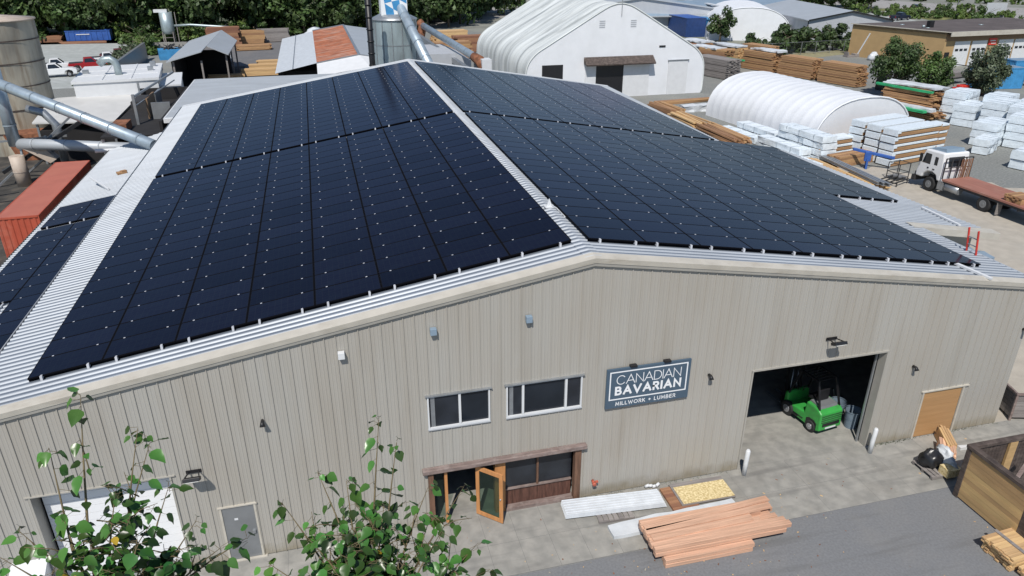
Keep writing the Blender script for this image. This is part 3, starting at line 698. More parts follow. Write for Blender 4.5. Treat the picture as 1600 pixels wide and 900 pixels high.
# sheet metal stack
t=empty('metal_sheet_stack',(.83,-.72,.0),-.085,label='flat stack of long white metal sheets on the concrete by the entrance',cat='metal sheets')
for k in range(5):
    b=MB(); x=-1.69
    pr=rib_profile(-.35,.35,.116,.02,.018,False); vs=[];fs=[]
    for i,(yy,hh) in enumerate(pr):
        vs+=[(-1.69+.01*k,yy,hh),(1.69-.02*k,yy,hh)]
        if i: q=2*i; fs.append((q-2,q-1,q+1,q))
    b.add(vs,fs); b.build('metal_sheet','whitep',t,(0,0.012*k,.09+.026*k))
def pallet(loc,rz,lab,m='greywood',L=1.15,W=.95):
    b=MB()
    for k in range(7): b.box(-L/2+k*L/7+.01,-L/2+(k+1)*L/7-.03,-W/2,W/2,.11,.13)
    for k in range(3): b.box(-L/2,L/2,-W/2+k*(W-.09)/2,-W/2+k*(W-.09)/2+.09,.02,.11)
    return b.build('pallet',m,None,loc,label=lab,cat='pallet')
o=pallet((.72,-.98,0),0,'grey wooden pallet sticking out from under the white metal sheets',L=1.2,W=.75); o.rotation_euler=(0,0,-.05); o.scale=(1,1,.6)
# white wrap under lumber
def lumpy(b,L,W,H,n=10,amp=.02,seed=1,sub=6):
    rnd=random.Random(seed); nx=n; ny=5; nz=3
    def P(i,j,k):
        x=-L/2+L*i/nx; y=-W/2+W*j/ny; z=H*k/nz
        q=noise.noise(Vector((x*1.3+seed*7,y*2,z*2)))*amp*2
        return (x+q*.5,y+q,z*(1+q/H*.5))
    idx={}; vs=[]; fs=[]
    def V(i,j,k):
        if (i,j,k) not in idx: idx[(i,j,k)]=len(vs); vs.append(P(i,j,k))
        return idx[(i,j,k)]
    for i in range(nx):
        for j in range(ny): fs.append((V(i,j,nz),V(i+1,j,nz),V(i+1,j+1,nz),V(i,j+1,nz)))
        for k in range(nz):
            fs.append((V(i,0,k),V(i+1,0,k),V(i+1,0,k+1),V(i,0,k+1))); fs.append((V(i+1,ny,k),V(i,ny,k),V(i,ny,k+1),V(i+1,ny,k+1)))
    for j in range(ny):
        for k in range(nz):
            fs.append((V(nx,j,k),V(nx,j+1,k),V(nx,j+1,k+1),V(nx,j,k+1))); fs.append((V(0,j+1,k),V(0,j,k),V(0,j,k+1),V(0,j+1,k+1)))
    b.add(vs,fs)
b=MB(); lumpy(b,4.4,.5,.14,16,.03,3); o=b.build('wrapped_bundle','whitep',None,(2.5,-1.75,0),label='long white plastic wrapped bundle lying beside the fresh lumber pile',cat='wrapped bundle'); o.rotation_euler=(0,0,.03)
# osb
t=empty('osb_sheet',(3.93,-.85,0),-.02,label='yellow particle board sheet lying flat by the wall beside the bay',cat='board sheet')
b=MB(); b.box(-.88,.95,-.46,.36,.13,.145); b.build('board','osb',t)
b=MB(); b.box(-.95,.97,-.50,.56,.085,.125); b.build('underlay','greywood',t)
b=MB()
for k in range(7): b.box(-.32,.6,-.55+k*.16,-.55+k*.16+.15,0,.085)
b.build('deck_panel','redwood',None,(2.95,-.9,0),label='brown slatted deck panel under the left end of the particle board',cat='deck panel')
# lumber pile
t=empty('lumber_pile',(3.2,-2.85,0),-.012,label='pile of fresh pinkish sawn timbers on the asphalt before the facade',cat='lumber pile')
random.seed(5)
def timber(x0,x1,y,w,z,h,ang=0,name='timber'):
    b=MB(); b.box(-(x1-x0)/2,(x1-x0)/2,-w/2,w/2,0,h); o=b.build(name,'fir',t,((x0+x1)/2,y,z),bevel=.006); o.rotation_euler=(0,0,ang); return o
for k in range(8): timber(-1.85+.04*(k%3),1.0+.05*((k*7)%5),-.62+k*.19,.178,.0,.14)
for k in range(8): timber(-1.85+.03*((k*3)%4),1.05,-.60+k*.19,.178,.145,.14)
for k,(x1) in enumerate((2.22,2.28,1.9,2.25,2.1,2.3,2.15)): timber(-2.1+.03*(k%2),x1,-.42+k*.185,.175,.29,.15)
for k,(x0,x1) in enumerate(((-2.12,2.38),(-2.16,2.30),(-2.13,1.55),(-2.15,1.35),(-2.14,1.75),(-2.16,2.2),(-2.12,2.05))): timber(x0,x1,-.40+k*.18,.178,.445,.15,.0)
timber(-2.1,2.25,.52,.24,.60,.04,.07,'plank'); timber(-2.14,2.15,.28,.24,.60,.04,.035,'plank'); timber(-2.05,1.3,-.02,.26,.60,.035,.02,'plank')
b=MB(); b.box(1.6,1.75,-.2,.95,.0,.285); b.build('bearer','chassis',t)
b=MB(); rnd=random.Random(77)
for k in range(260):
    x=rnd.uniform(-6,16) if k%2 else rnd.gauss(3.5,2.5); y=rnd.uniform(-9,-.2) if k%2 else rnd.gauss(-3.0,1.2)
    if y>-.1: continue
    s_=rnd.uniform(.01,.035); b.m(k%3).cbox((x,y,.006),(s_*rnd.uniform(1,3),s_,.008),rnd.uniform(0,3))
b.build('litter',['pine','cream','rustdark'],label='wood chips and small litter scattered over the front yard paving',cat='litter',kind='stuff')
b=MB()
for k in range(420):
    x=rnd.uniform(-.2,16.8) if k%3 else rnd.choice((1.2,2.9,7.9,11.4,14.9))+rnd.gauss(0,.35)
    if 5.5<x<11.1: x=11.1+rnd.uniform(0,1.6)
    y=-abs(rnd.gauss(0,.05))-.03; h_=rnd.uniform(.02,.09); a_=rnd.uniform(0,3)
    b.add([(x,y,0),(x+.02*math.cos(a_),y+.02*math.sin(a_),0),(x+rnd.uniform(-.04,.04),y-rnd.uniform(0,.05),h_)],[(0,1,2)])
b.build('weeds','leaf_dusty',label='dry weeds sprouting along the foot of the facade',cat='weeds',kind='stuff')
# cedar enclosure
en=empty('cedar_enclosure',(12.07,-3.04,0),label='cedar board enclosure with dark timber frame beside the worn pallet',cat='enclosure')
b=MB()
for k in range(11): b.box(-.03-.004*(k%2),.02,-2.25,-.08,.06+k*.168,.06+(k+1)*.168-.006)
b.build('side_panel','cedarf',en)
b=MB(); b.box(-.06,.12,-.12,.06,0,1.96); b.box(-.08,.13,-2.55,.08,1.93,2.05); b.box(.13,6.0,-.08,.10,1.90,2.03); b.box(-.04,.5,-2.62,-2.25,0,1.96); b.build('frame','darkwood',en,bevel=.01)
b=MB()
for k in range(40): b.box(.14+k*.14,.14+k*.14+.13,.0,.05,0,1.92)
b.build('slat_wall','darkwood',en)
b=MB(); b.box(1.55,1.85,-.09,-.01,0,1.9); b.build('stud','cedarf',en)
b=MB(); b.bar((.3,-1.4,1.3),(2.0,-.5,1.45),.12,.05); b.build('loose_board','weathered',en)
# yellow lumber stack lower right
def board_mesh(b,L,W,H,nb,nh,jit,rnd,gap=.004,axisgap=0,yaw=0):
    bw=W/nb; bh=H/nh
    for j in range(nb):
        for k in range(nh):
            if rnd.random()<axisgap: continue
            e0=-L/2+rnd.uniform(-jit,jit); e1=L/2+rnd.uniform(-jit,jit)
            if yaw:
                b.cbox(((e0+e1)/2,-W/2+(j+.5)*bw,(k+.5)*bh),(e1-e0,bw-2*gap,bh-gap),rnd.uniform(-yaw,yaw),rnd.uniform(-yaw,yaw)*2,rnd.uniform(-yaw,yaw)*.3); continue
            b.box(e0,e1,-W/2+j*bw+gap,-W/2+(j+1)*bw-gap,k*bh+gap*.5,(k+1)*bh-gap*.5)
t=empty('board_stack',(12.35,-5.62,0),.06,label='stack of yellow cedar boards with grey strip across, before the cedar enclosure',cat='lumber stack')
rnd=random.Random(4)
b=MB(); board_mesh(b,2.8,1.05,.16,9,4,.05,rnd); b.build('board_layer','pine',t,(0,0,.32)); b=MB(); board_mesh(b,2.8,1.0,.2,8,4,.05,rnd); b.build('board_layer','pine',t,(0.05,0,.02))
b=MB(); b.box(-1.3,-1.2,-.5,.5,.22,.32); b.box(.4,.5,-.5,.5,.22,.32); b.box(-.35,-.26,-.52,.52,.22,.32); b.build('sticker','cedarf',t)
b=MB(); b.box(-.9,-.79,-.56,.6,.485,.51); b.build('grey_strip','greywood',t)
t=empty('board_stack',(12.5,-6.62,0),.1,label='small low stack of yellow boards just before the strapped board stack',cat='lumber stack')
b=MB(); board_mesh(b,2.6,.9,.3,8,6,.06,rnd); b.build('board_layer','pine',t,(0,0,.02))
# pallet with bag etc
pallet((12.45,-1.75,0),.1,'worn pallet under the black bag beside the cedar enclosure')
b=MB(); rnd=random.Random(2)
def blob(b,rx,ry,rz,seed,amp=.15,n=12,mm=8):
    vs=[];fs=[]
    for i in range(mm+1):
        th=PI*i/mm
        for j in range(n):
            ph=2*PI*j/n; d=Vector((math.sin(th)*math.cos(ph),math.sin(th)*math.sin(ph),math.cos(th)))
            q=1+amp*noise.noise(d*2.5+Vector((seed,0,0)))*2
            vs.append((d.x*rx*q,d.y*ry*q,max(-rz*.55,d.z*rz*q)+rz*.55))
    for i in range(mm):
        for j in range(n): fs.append((i*n+j,(i+1)*n+j,(i+1)*n+(j+1)%n,i*n+(j+1)%n))
    b.add(vs,fs,True)
blob(b,.42,.36,.38,3,.2,16,10); b.build('plastic_bag','blackp',None,(12.35,-1.6,.13),label='shiny black plastic bag heaped on the worn pallet',cat='bag')
b=MB(); blob(b,.16,.5,.42,8,.35,14,9); b.build('plastic_sheet','whitep',None,(12.68,-1.78,.13),label='crumpled white plastic sheet draped beside the black bag',cat='plastic sheet')
b=MB(); b.box(-.25,.3,-.2,.2,0,.3); b.build('cardboard_box','osb',None,(12.55,-2.2,.13),label='tan cardboard box on the worn pallet',cat='box')
b=MB(); rnd=random.Random(9); board_mesh(b,.9,.5,.45,5,5,.12,rnd,.006); o=b.build('offcut_pile','fir',None,(13.4,-1.15,0),label='pile of orange wood offcuts behind the enclosure corner',cat='wood offcuts'); o.rotation_euler=(0,0,.9)
b=MB(); board_mesh(b,1.1,.35,.5,4,5,.1,rnd,.006); o=b.build('offcut_pile','pine',None,(13.75,-.75,0),label='stack of pale wood offcuts nearest the facade behind the enclosure',cat='wood offcuts'); o.rotation_euler=(0,0,1.1)
b=MB(); lumpy(b,.9,.16,.1,6,.03,5); o=b.build('foam_strip','white',None,(14.55,-1.05,0),label='white foam strip on the ground behind the enclosure rail',cat='foam strip')
# wooden bin at right building corner
t=empty('wooden_crate',(18.9,.35,0),-.28,label='large weathered wooden bin beyond the right corner of the facade',cat='crate')
b=MB()
for k in range(6): b.box(-1.3,1.3,-.75,-.72,.12+k*.18,.12+(k+1)*.18-.01)
for k in range(6): b.box(-1.3,-1.27,-.72,.75,.12+k*.18,.12+(k+1)*.18-.01)
b.build('board_side','greywood',t)
b=MB(); b.box(-1.38,1.35,-.82,-.76,1.16,1.24); b.box(-1.38,-1.3,-.76,.8,1.16,1.24); b.box(-1.36,-1.28,-.8,-.74,0,1.16); b.build('crate_frame','weathered',t)
b=MB(); b.box(-1.25,1.3,-.7,.7,.2,1.0); b.build('liner','dust',t)
# bins
for x,y,rz_,lab in ((11.55,1.85,0,'grey plastic bin inside the loading bay, farther of the two'),(11.72,1.2,.3,'grey plastic bin inside the loading bay, nearer the jamb')):
    x-=.75
    t=empty('waste_bin',(x+.25,y,0),label=lab,cat='bin',group='grey bins in the loading bay')
    b=MB(); b.tube([(0,0,0),(0,0,.72)],[.22,.28],18,False); b.add([(.0,0,.01)],[]); b.tube([(0,0,.0),(0,0,.02)],[.22,.22],18); b.build('bin_body','bin',t)
    b=MB(); b.tube([(0,0,.72),(0,0,.76)],[.305,.305],18,False); b.tube([(0,0,.40),(0,0,.43)],[.27,.27],18,False); b.build('rim','bin',t)
b=MB(); b.bar((0,0,.0),(-.25,.2,1.0),.05,.03); b.build('broom','cream',None,(11.35,2.1,.0),label='pale broom handle leaning over the farther grey bin',cat='broom')
# forklift
fl=empty('forklift',(9.95,2.1,0),.14,label='green forklift truck parked in the open loading bay',cat='forklift')
def wheel(par,x,y,r,w,name='wheel',dual=False,rimm='rim'):
    b=MB(); b.tube([(x-w/2,y,r),(x-w/2+.03,y,r),(x+w/2-.03,y,r),(x+w/2,y,r)],[r*.9,r,r,r*.9],22); o=b.build('tyre','rubber',par)
    s_=-1 if x<0 else 1
    b=MB(); xx=x+s_*w/2; b.tube([(xx-.02*s_,y,r),(xx+.012*s_,y,r)],[r*.56,r*.5],16); b.tube([(xx+.01*s_,y,r),(xx+.03*s_,y,r)],[r*.2,r*.16],10); b.build('rim',rimm,o)
b=MB(); b.prism([(-1.15,.25),(-1.12,.95),(-.95,1.08),(-.35,1.12),(-.3,.62),(.55,.55),(.6,.95),(.75,.95),(.8,.22),(-.55,.16),(-.95,.16)],-.53,.53,'x'); b.build('body','green',fl,bevel=.05,fixn=True)
b=MB(); b.box(-.40,.40,-1.162,-1.13,.42,.55); b.build('rear_grille','black',fl); b=MB(); b.box(-.25,.25,-1.166,-1.15,.30,.36); b.build('plate','white',fl)
b=MB(); b.prism([(-.95,1.06),(-.9,1.16),(-.4,1.18),(-.35,1.1)],-.40,.40,'x'); b.build('battery_cover','greydoor',fl,fixn=True)
b=MB(); b.box(-.25,.25,-.55,-.1,1.1,1.25); b.box(-.25,.25,-.62,-.52,1.2,1.65); b.build('seat','black',fl,bevel=.03)
b=MB()
for sx in (-1,1):
    b.bar((sx*.47,-.95,1.05),(sx*.42,-.62,2.1),.06); b.bar((sx*.47,.62,.9),(sx*.42,.25,2.1),.06); b.bar((sx*.42,-.62,2.1),(sx*.42,.25,2.1),.06)
for k in range(6): b.bar((-.42,-.6+k*.165,2.1),(.42,-.6+k*.165,2.1),.035)
b.build('overhead_guard','black',fl)
b=MB()
for sx in (-1,1): b.box(sx*.32-.05,sx*.32+.05,.86,.98,.05,2.1); b.box(sx*.22-.04,sx*.22+.04,.9,1.0,.05,2.05)
b.box(-.4,.4,.98,1.02,.2,.5); b.box(-.37,.37,.9,.98,1.9,2.0); b.build('mast','black',fl)
b=MB(); b.box(-.3,-.18,1.02,2.0,.06,.1); b.box(.18,.3,1.02,2.0,.06,.1); b.build('forks','steel',fl)
b=MB(); b.tube([(0,.35,1.2),(0,.42,1.0)],.02,8); b.tube([(-.15,.28,1.25),(0,.2,1.3),(.15,.28,1.25)],.02,6); b.build('steering_wheel','black',fl)
for x,y,r in ((-.5,-.72,.24),(.5,-.72,.24),(-.52,.5,.3),(.52,.5,.3)): wheel(fl,x,y,r,.18,rimm='rim')
b=MB(); b.prism([(-.98,.2),(-.98,.48),(-.85,.56),(-.6,.56),(-.46,.48),(-.46,.2)],-.535,.535,'x'); b.build('wheel_arch','black',fl,fixn=True)
b=MB()
for k in range(4): b.box(-.47,.47,-1.158,-1.14,.60+k*.09,.612+k*.09)
b.build('vent_slots','chassis',fl)
b=MB(); b.box(-.545,-.53,-.3,.45,.30,.34); b.box(-.60,-.53,-.05,.3,.26,.30); b.build('step','black',fl)
for sx in (-1,1):
    b=MB(); b.tube([(sx*.14,.92,.1),(sx*.14,.92,1.7)],.03,8); b.build('mast_cylinder','steel',fl)
b=MB(); b.tube([(-.05,.6,.9),(-.08,.75,1.4),(-.02,.88,1.95)],.015,6); b.tube([(.05,.6,.9),(.04,.72,1.3),(.05,.88,1.9)],.015,6); b.build('hose','rubber',fl)
# ladder
t=empty('ladder',(17.0,2.75,0),label='red extension ladder rising above the eave at the right',cat='ladder')
b=MB()
for s_ in (-1,1): b.bar((.5,s_*.22,0),(-.75,s_*.22,6.95),.035,.07)
b.build('rail','redladder',t)
b=MB()
for k in range(22): q=.3+k*.3; b.bar((.5-1.25*q/6.95,-.2,q),(.5-1.25*q/6.95,.2,q),.03)
b.build('rungs','steel',t)
# tarp scrap on notch
b=MB(); lumpy(b,2.3,1.3,.25,8,.12,4); b.build('blue_tarp','palebluemetal',None,(18.6,5.1,4.4),label='pale blue tarp heap below the beige eave next to the ladder',cat='tarp')
# ------------------------------------------------------------------ tents
def fabric_building(name,lab,x0,x1,y0,y1,prof_,m_side,m_front,ribs,loc,rz,sagk=1.):
    t=empty(name,loc,rz,label=lab,cat='fabric building')
    n=len(prof_); b=MB(); vs=[]; fs=[]; nb=ribs*6
    for i in range(nb+1):
        yy=y0+(y1-y0)*i/nb; ph=i%6
        sag=0 if ph==0 else (.10 if ph in(1,5) else .16)*sagk
        for (x,z) in prof_:
            cx=(x0+x1)/2; d=Vector((x-cx,z*.8)); L_=d.length or 1
            k=1-sag/L_*(1 if z>.1 else 0)
            vs.append((cx+(x-cx)*k,yy,z*k if z>.1 else z))
    for i in range(nb):
        for j in range(n-1): fs.append((i*n+j,i*n+j+1,(i+1)*n+j+1,(i+1)*n+j))
    b.add(vs,fs,True); b.build('cover',m_side,t,fixn=False)
    b=MB(); b.add([(x,y0-.02,z) for x,z in prof_],[tuple(range(n))]); b.build('end_wall',m_front,t); b=MB(); b.add([(x,y1+.02,z) for x,z in prof_],[tuple(range(n))]); b.build('end_wall',m_front,t)
    b=MB(); b.tube([(x,y0-.03,z) for x,z in prof_],.09,6); b.build('rim_tube',m_side,t)
    return t
def smooth_prof(ctrl,n=5):
    out=[]
    for i in range(len(ctrl)-1):
        p0=Vector(ctrl[max(i-1,0)]);p1=Vector(ctrl[i]);p2=Vector(ctrl[i+1]);p3=Vector(ctrl[min(i+2,len(ctrl)-1)])
        for k in range(n):
            t=k/n
            q=.5*((2*p1)+(-p0+p2)*t+(2*p0-5*p1+4*p2-p3)*t*t+(-p0+3*p1-3*p2+p3)*t**3)
            out.append((q.x,max(q.y,0)))
    out.append(tuple(ctrl[-1])); return out
half=[(-11.35,0),(-11.4,2.4),(-11.15,4.0),(-10.2,5.25),(-8.4,6.35),(-5,8.3),(-2,10.0),(-.9,10.45),(0,10.58)]
bp=smooth_prof(half+[(-x,z) for x,z in reversed(half[:-1])],4)
bt=fabric_building('fabric_warehouse','big white peaked fabric building with open doorways in its front wall',-11.4,11.4,0,27,bp,'fabric_old','fabric',7,(27.9,66.5,0),0)
for nm__,q_,mm in (('dark_doorway',(-9.4,-6.85,-.08,-.03,0,4.0),'black'),('dark_doorway',(-2.85,.75,-.08,-.03,0,3.85),'black'),('sliding_door',(.75,4.1,-.16,-.085,0,3.85),'white'),('sliding_door',(-4.1,-2.75,-.16,-.085,0,3.85),'white')):
    b=MB(); b.box(*q_); b.build(nm__,mm,bt)
b=MB(); b.prism([(-.1,4.75),(-1.15,4.0),(-1.1,3.85),(-.1,4.1)],-4.3,4.45,'x'); b.build('canopy','darkwood',bt,fixn=True)
b=MB(); b.box(6.6,9.15,-.14,-.03,0,3.95); g=b.build('door','white',bt); b=MB(); b.box(6.5,9.25,-.2,-.03,3.97,4.1); b.build('door_header','steel',g)
b=MB()
for x in (-2.2,1.7):
    for k in range(4): b.box(x-.35,x+.35,-.06,-.03,8.0+k*.22,8.1+k*.22)
b.build('vent','palewall',bt)
b=MB(); b.box(5.2,6.0,-.09,-.03,5.6,5.8); b.build('notice','black',bt)
b=MB(); b.bar((.1,-.15,9.3),(.1,-.15,11.5),.06); b.build('antenna','steel',bt)
# small tent
a=math.atan2(38.06-54.1,35.23-33.34)  # near wall direction
def archprof(W,H,n=18):
    out=[(-W/2,0)]
    for i in range(n+1):
        t=PI-PI*i/n; out.append((W/2*math.copysign(abs(math.cos(t))**.85,math.cos(t)),.5+(H-.5)*abs(math.sin(t))**.9))
    out.append((W/2,0)); return out
fabric_building('fabric_shelter','long white half round fabric shelter beside the solar roof',-5.6,5.6,0,16.2,archprof(11.2,4.3),'fabric','fabric',14,(40.8,38.7,0),.118,.25)
fabric_building('fabric_shelter','far white arched fabric shelter near the blue containers',-7.8,7.8,0,22,archprof(15.6,6.0),'fabric','fabric',7,(74.3,114.2,0),-.42,.4)
# ------------------------------------------------------------------ background buildings
def gable_building(name,lab,loc,rz,W,L,he,hr,mw,mr,cat='building',over=.4,open_front=False):
    t=empty(name,loc,rz,label=lab,cat=cat)
    b=MB(); b.prism([(-W/2,0),(W/2,0),(W/2,he),(0,hr),(-W/2,he)],0,L); b.build('wall',mw,t,fixn=True)
    b=MB(); s=(hr-he)/(W/2); o_=over
    for sg_ in (-1,1):
        xe=sg_*(W/2+o_); ze=he-s*o_+.08
        b.add([(0,-o_,hr+.08),(xe,-o_,ze),(xe,L+o_,ze),(0,L+o_,hr+.08),(0,-o_,hr-.08),(xe,-o_,ze-.16),(xe,L+o_,ze-.16),(0,L+o_,hr-.08)],[(0,1,2,3),(7,6,5,4),(0,4,5,1),(1,5,6,2),(2,6,7,3)])
    b.build('roof',mr,t,fixn=False)
    return t
gb=gable_building('grey_warehouse','pale grey gabled metal building behind the trees left of the brown one',(87.4,102.5,0),-.235,15.2,30,4.5,6.0,'palewall','galv2')
b=MB(); b.box(-7.75,-7.6,-.1,.05,0,4.5); b.box(7.6,7.75,-.1,.05,0,4.5); b.bar((-7.8,-.42,4.45),(0,-.42,5.96),.1,.2); b.bar((7.8,-.42,4.45),(0,-.42,5.96),.1,.2); b.build('edge_trim','black',gb)
g2=gable_building('blue_roof_warehouse','wide warehouse with pale blue grey roof behind the far arched shelter',(101,142,0),PI/2+.05,17,44,3.4,5.6,'palewall','palebluemetal')
g3=gable_building('blue_roof_warehouse','pale roofed warehouse directly behind the big peaked fabric building',(60,133,0),-.12,34,26,4.5,6.8,'palewall','galv2')
b=MB(); b.box(-19,19,-2,-.3,3.2,3.4); b.build('lean_to_roof','galv2',g3)
b=MB(); b.box(16.6,17.6,-.8,26.5,5,5.2); b.build('parapet_cap','white',g3)
# brown building
A=Vector((80.07,90.42,0)); Bc=Vector((84.07,75.65,0)); rzb=math.atan2(76.42-75.65,99.7-84.07)
bb=empty('commercial_garage',(84.2,76.7,0),.05,label='flat roofed brown commercial building with white roll up doors',cat='building')
# local: x along front (to right), y back
b=MB()
fl_=[(0,0),(30,0),(30,16),(-4.3,14.8)]
b.add([(x,y,0) for x,y in fl_]+[(x,y,5.0) for x,y in fl_],[(0,1,5,4),(1,2,6,5),(2,3,7,6),(3,0,4,7)]); b.build('wall','tanwall',bb)
b=MB(); fl2=[(-.1,-.9),(30,-.9),(30,16.3),(-4.6,15.0)]
b.add([(x,y,5.02) for x,y in fl2]+[(x,y,4.7) for x,y in fl2],[(0,1,2,3)]+[(7,6,5,4)]); b.build('roof','flatroof',bb)
b=MB(); b.box(-.15,30,-1.02,-.9,4.45,5.12); b.bar((-.12,-.9,5.04),(-4.6,15.0,5.04),.12,.12); b.build('fascia','trim',bb)
b=MB(); b.box(.0,30,-.06,-.01,3.7,4.7); b.build('shade_band','brownwall',bb)  # darker wall tone paints in the shade under the roof overhang
for x in (1.9,5.2,10.4,13.6):
    b=MB(); b.box(x,x+2.9,-.1,-.02,0,3.6); g=b.build('roller_door','white',bb)
    b=MB()
    for k in range(3): b.box(x+.25+k*.85,x+.25+k*.85+.6,-.12,-.1,2.2,2.55)
    b.build('window','darkglass',g)
b=MB(); b.box(.35,1.2,-.1,-.02,0,2.1); b.build('door','black',bb)
b=MB(); b.box(8.35,9.85,-.16,-.04,2.9,3.9); g=b.build('red_sign','redladder',bb); b=MB(); b.box(8.55,9.6,-.17,-.16,3.45,3.6); b.box(8.8,9.7,-.17,-.16,3.1,3.2); b.build('sign_marks','white',g)
b=MB(); b.box(2.6,3.4,6,6.7,5.0,6.0); b.build('chimney','black',bb)
b=MB(); b.tube([(1.6,6.2,5.0),(1.6,6.2,5.4)],.2,10); b.tube([(1.9,5.6,5.0),(1.9,5.6,5.1)],.3,10); b.tube([(2.,11.,5.0),(2.,11.,5.1)],.35,10); b.tube([(14,7.,5.0),(14,7.,5.1)],.35,10); b.build('roof_vent','silver',bb)
b=MB(); b.bar((-3.4,11.6,3.8),(-3.9,13.1,.2),.18,.18); b.build('downpipe','white',bb)
# containers
def container(name,lab,loc,rz,L,W,H,m,mtop,door=True,step=.28):
    t=empty(name,loc,rz,label=lab,cat='container')
    def wall(a,c,h0,h1,mat_,nm):
        a=Vector(a);c=Vector(c); d=(c-a); n=Vector((d.y,-d.x)).normalized(); L_=d.length; d.normalize(); k=int(L_/step)
        b=MB(); vs=[];fs=[];pts=[]
        for i in range(k):
            s0=L_*i/k; w_=L_/k
            pts+=[(s0,0),(s0+w_*.35,0),(s0+w_*.5,-.035),(s0+w_*.85,-.035)]
        pts.append((L_,0))
        for i,(s_,o_) in enumerate(pts):
            p=a+d*s_+n*o_; vs+=[(p.x,p.y,h0),(p.x,p.y,h1)]
            if i: q=2*i; fs.append((q-2,q,q+1,q-1))
        b.add(vs,fs); b.build(nm,mat_,t)
    x,y=W/2,L/2
    wall((-x,-y),(x,-y),.12,H-.12,m,'end_wall'); wall((x,-y),(x,y),.12,H-.12,m,'side_wall'); wall((x,y),(-x,y),.12,H-.12,m,'end_wall'); wall((-x,y),(-x,-y),.12,H-.12,m,'side_wall')
    b=MB(); b.box(-x,x,-y,y,H-.04,H-.01); b.box(-x,x,-y,y,.05,.12); b.build('roof',mtop,t)
    b=MB(); q=.06
    for sx in(-1,1):
        for sy in(-1,1): b.box(sx*x-q if sx>0 else -x-.01,x+.01 if sx>0 else -x+q,sy*y-q if sy>0 else -y-.01,y+.01 if sy>0 else -y+q,0,H)
    for sx in (-1,1): b.box(sx*x-.03,sx*x+.03,-y+q,y-q,H-.12,H-.0); b.box(sx*x-.03,sx*x+.03,-y+q,y-q,0.02,.14)
    for sy in (-1,1): b.box(-x+q,x-q,sy*y-.03,sy*y+.03,H-.12,H-.002); b.box(-x+q,x-q,sy*y-.03,sy*y+.03,.02,.14)
    b.build('corner_frame',m,t)
    return t
container('shipping_container','long faded red shipping container beside the lean-to roof',(-24.5,33.7,0),0.012,12.3,2.2,2.6,'redcont','redconttop')
container('shipping_container','dark blue container behind the big peaked fabric building',(67.6,127.0,0),-.05,9,4.2,3.6,'navy','blue')
container('shipping_container','lighter blue container standing right beside the dark blue one',(71.6,125.5,0),-.05,9,2.4,3.2,'skyblue','skyblue')
container('shipping_container','bright blue container by the shrubs in front of the brown building',(77.5,60.2,0),1.45,6,2.4,2.6,'skyblue','palebluemetal')
container('shipping_container','bright blue container behind the white pickup below the brown building',(87.5,64.8,0),1.45,6,2.4,2.6,'skyblue','palebluemetal')
b=MB(); b.box(-.6,.6,-.5,.5,0,1.9); b.build('blue_cabinet','skyblue',None,(83.5,108.,0),bevel=.05,label='small light blue cabinet beside the far arched shelter',cat='cabinet')
# blue skip
t=empty('skip_bin',(-47.8,144.3,0),0.03,label='long open blue skip bin in front of the forest',cat='skip bin')
b=MB(); L_,W_,H_=7.6,2.4,1.75
b.add([(-L_/2,-W_/2,.35),(L_/2,-W_/2,.35),(L_/2,W_/2,.35),(-L_/2,W_/2,.35),(-L_/2,-W_/2,H_+.35),(L_/2,-W_/2,H_+.35),(L_/2,W_/2,H_+.35),(-L_/2,W_/2,H_+.35)],[(0,3,2,1),(0,1,5,4),(1,2,6,5),(2,3,7,6),(3,0,4,7)]); b.build('skip_body','blue',t)
b=MB()
for k in range(8): x=-L_/2+.5+k*.95; b.box(x-.06,x+.06,-W_/2-.08,-W_/2-.002,.4,H_+.3)
b.box(-L_/2-.05,L_/2+.05,-W_/2-.1,-W_/2+.04,H_+.3,H_+.42); b.build('rib','blue',t)
b=MB(); b.box(-2.0,.3,-W_/2-.085,-W_/2-.08,1.42,1.56); b.build('lettering','white',t)
b=MB(); rnd=random.Random(5); board_mesh(b,7.6,1.2,.35,5,3,.3,rnd); b.build('plank_stack','redwood',None,(-48.5,142.0,0),label='low reddish plank stack lying in front of the blue skip',cat='lumber stack')
b=MB(); board_mesh(b,6,1.6,1.1,5,4,.4,rnd); b.build('plank_stack','redwood',None,(-56,146,0),label='rusty brown beam stack left of the blue skip',cat='lumber stack')
# kiln building
kb=empty('kiln_building',(-24.6,57.2,0),.055+.2,label='white flat roofed box building with a curved pipe on its roof',cat='building')
kb.rotation_euler=(0,0,.12)
b=MB(); b.box(-3.5,3.4,0,9.6,0,5.4); b.build('wall','white',kb)
b=MB(); b.box(-3.65,3.55,-.12,9.8,5.4,5.62); 
for x in (-1.2,1.2): b.box(x-.06,x+.06,0,9.6,5.62,5.68)
b.box(-3.5,3.4,3,3.12,5.62,5.67); b.box(-3.5,3.4,6,6.12,5.62,5.67); b.build('roof','white',kb)
b=MB(); b.tube([(0,3.0,5.6),(0,3.0,6.4),(-.15,3.05,6.8),(-.5,3.1,7.05),(-1.0,3.2,7.0),(-1.5,3.3,6.6)],.32,14); b.build('roof_pipe','silver',kb)
for q_ in ((-3.2,-2.7,4.5,5,5.62,5.95),(2.4,2.9,4.6,5,5.62,6.0),(2.5,3.,7.5,8,5.62,6.1)):
    b=MB(); b.box(*q_); b.build('roof_box','steel',kb)
b=MB(); b.box(3.4,5.2,1.0,8.6,0,4.6); b.box(3.42,5.3,.9,8.7,4.6,4.75); b.build('annex','white',kb)
b=MB(); b.box(3.42,3.6,-.3,6,3.9,4.1); b.box(3.42,3.5,.1,9.5,5.0,5.25); b.build('gutter','steel',kb)
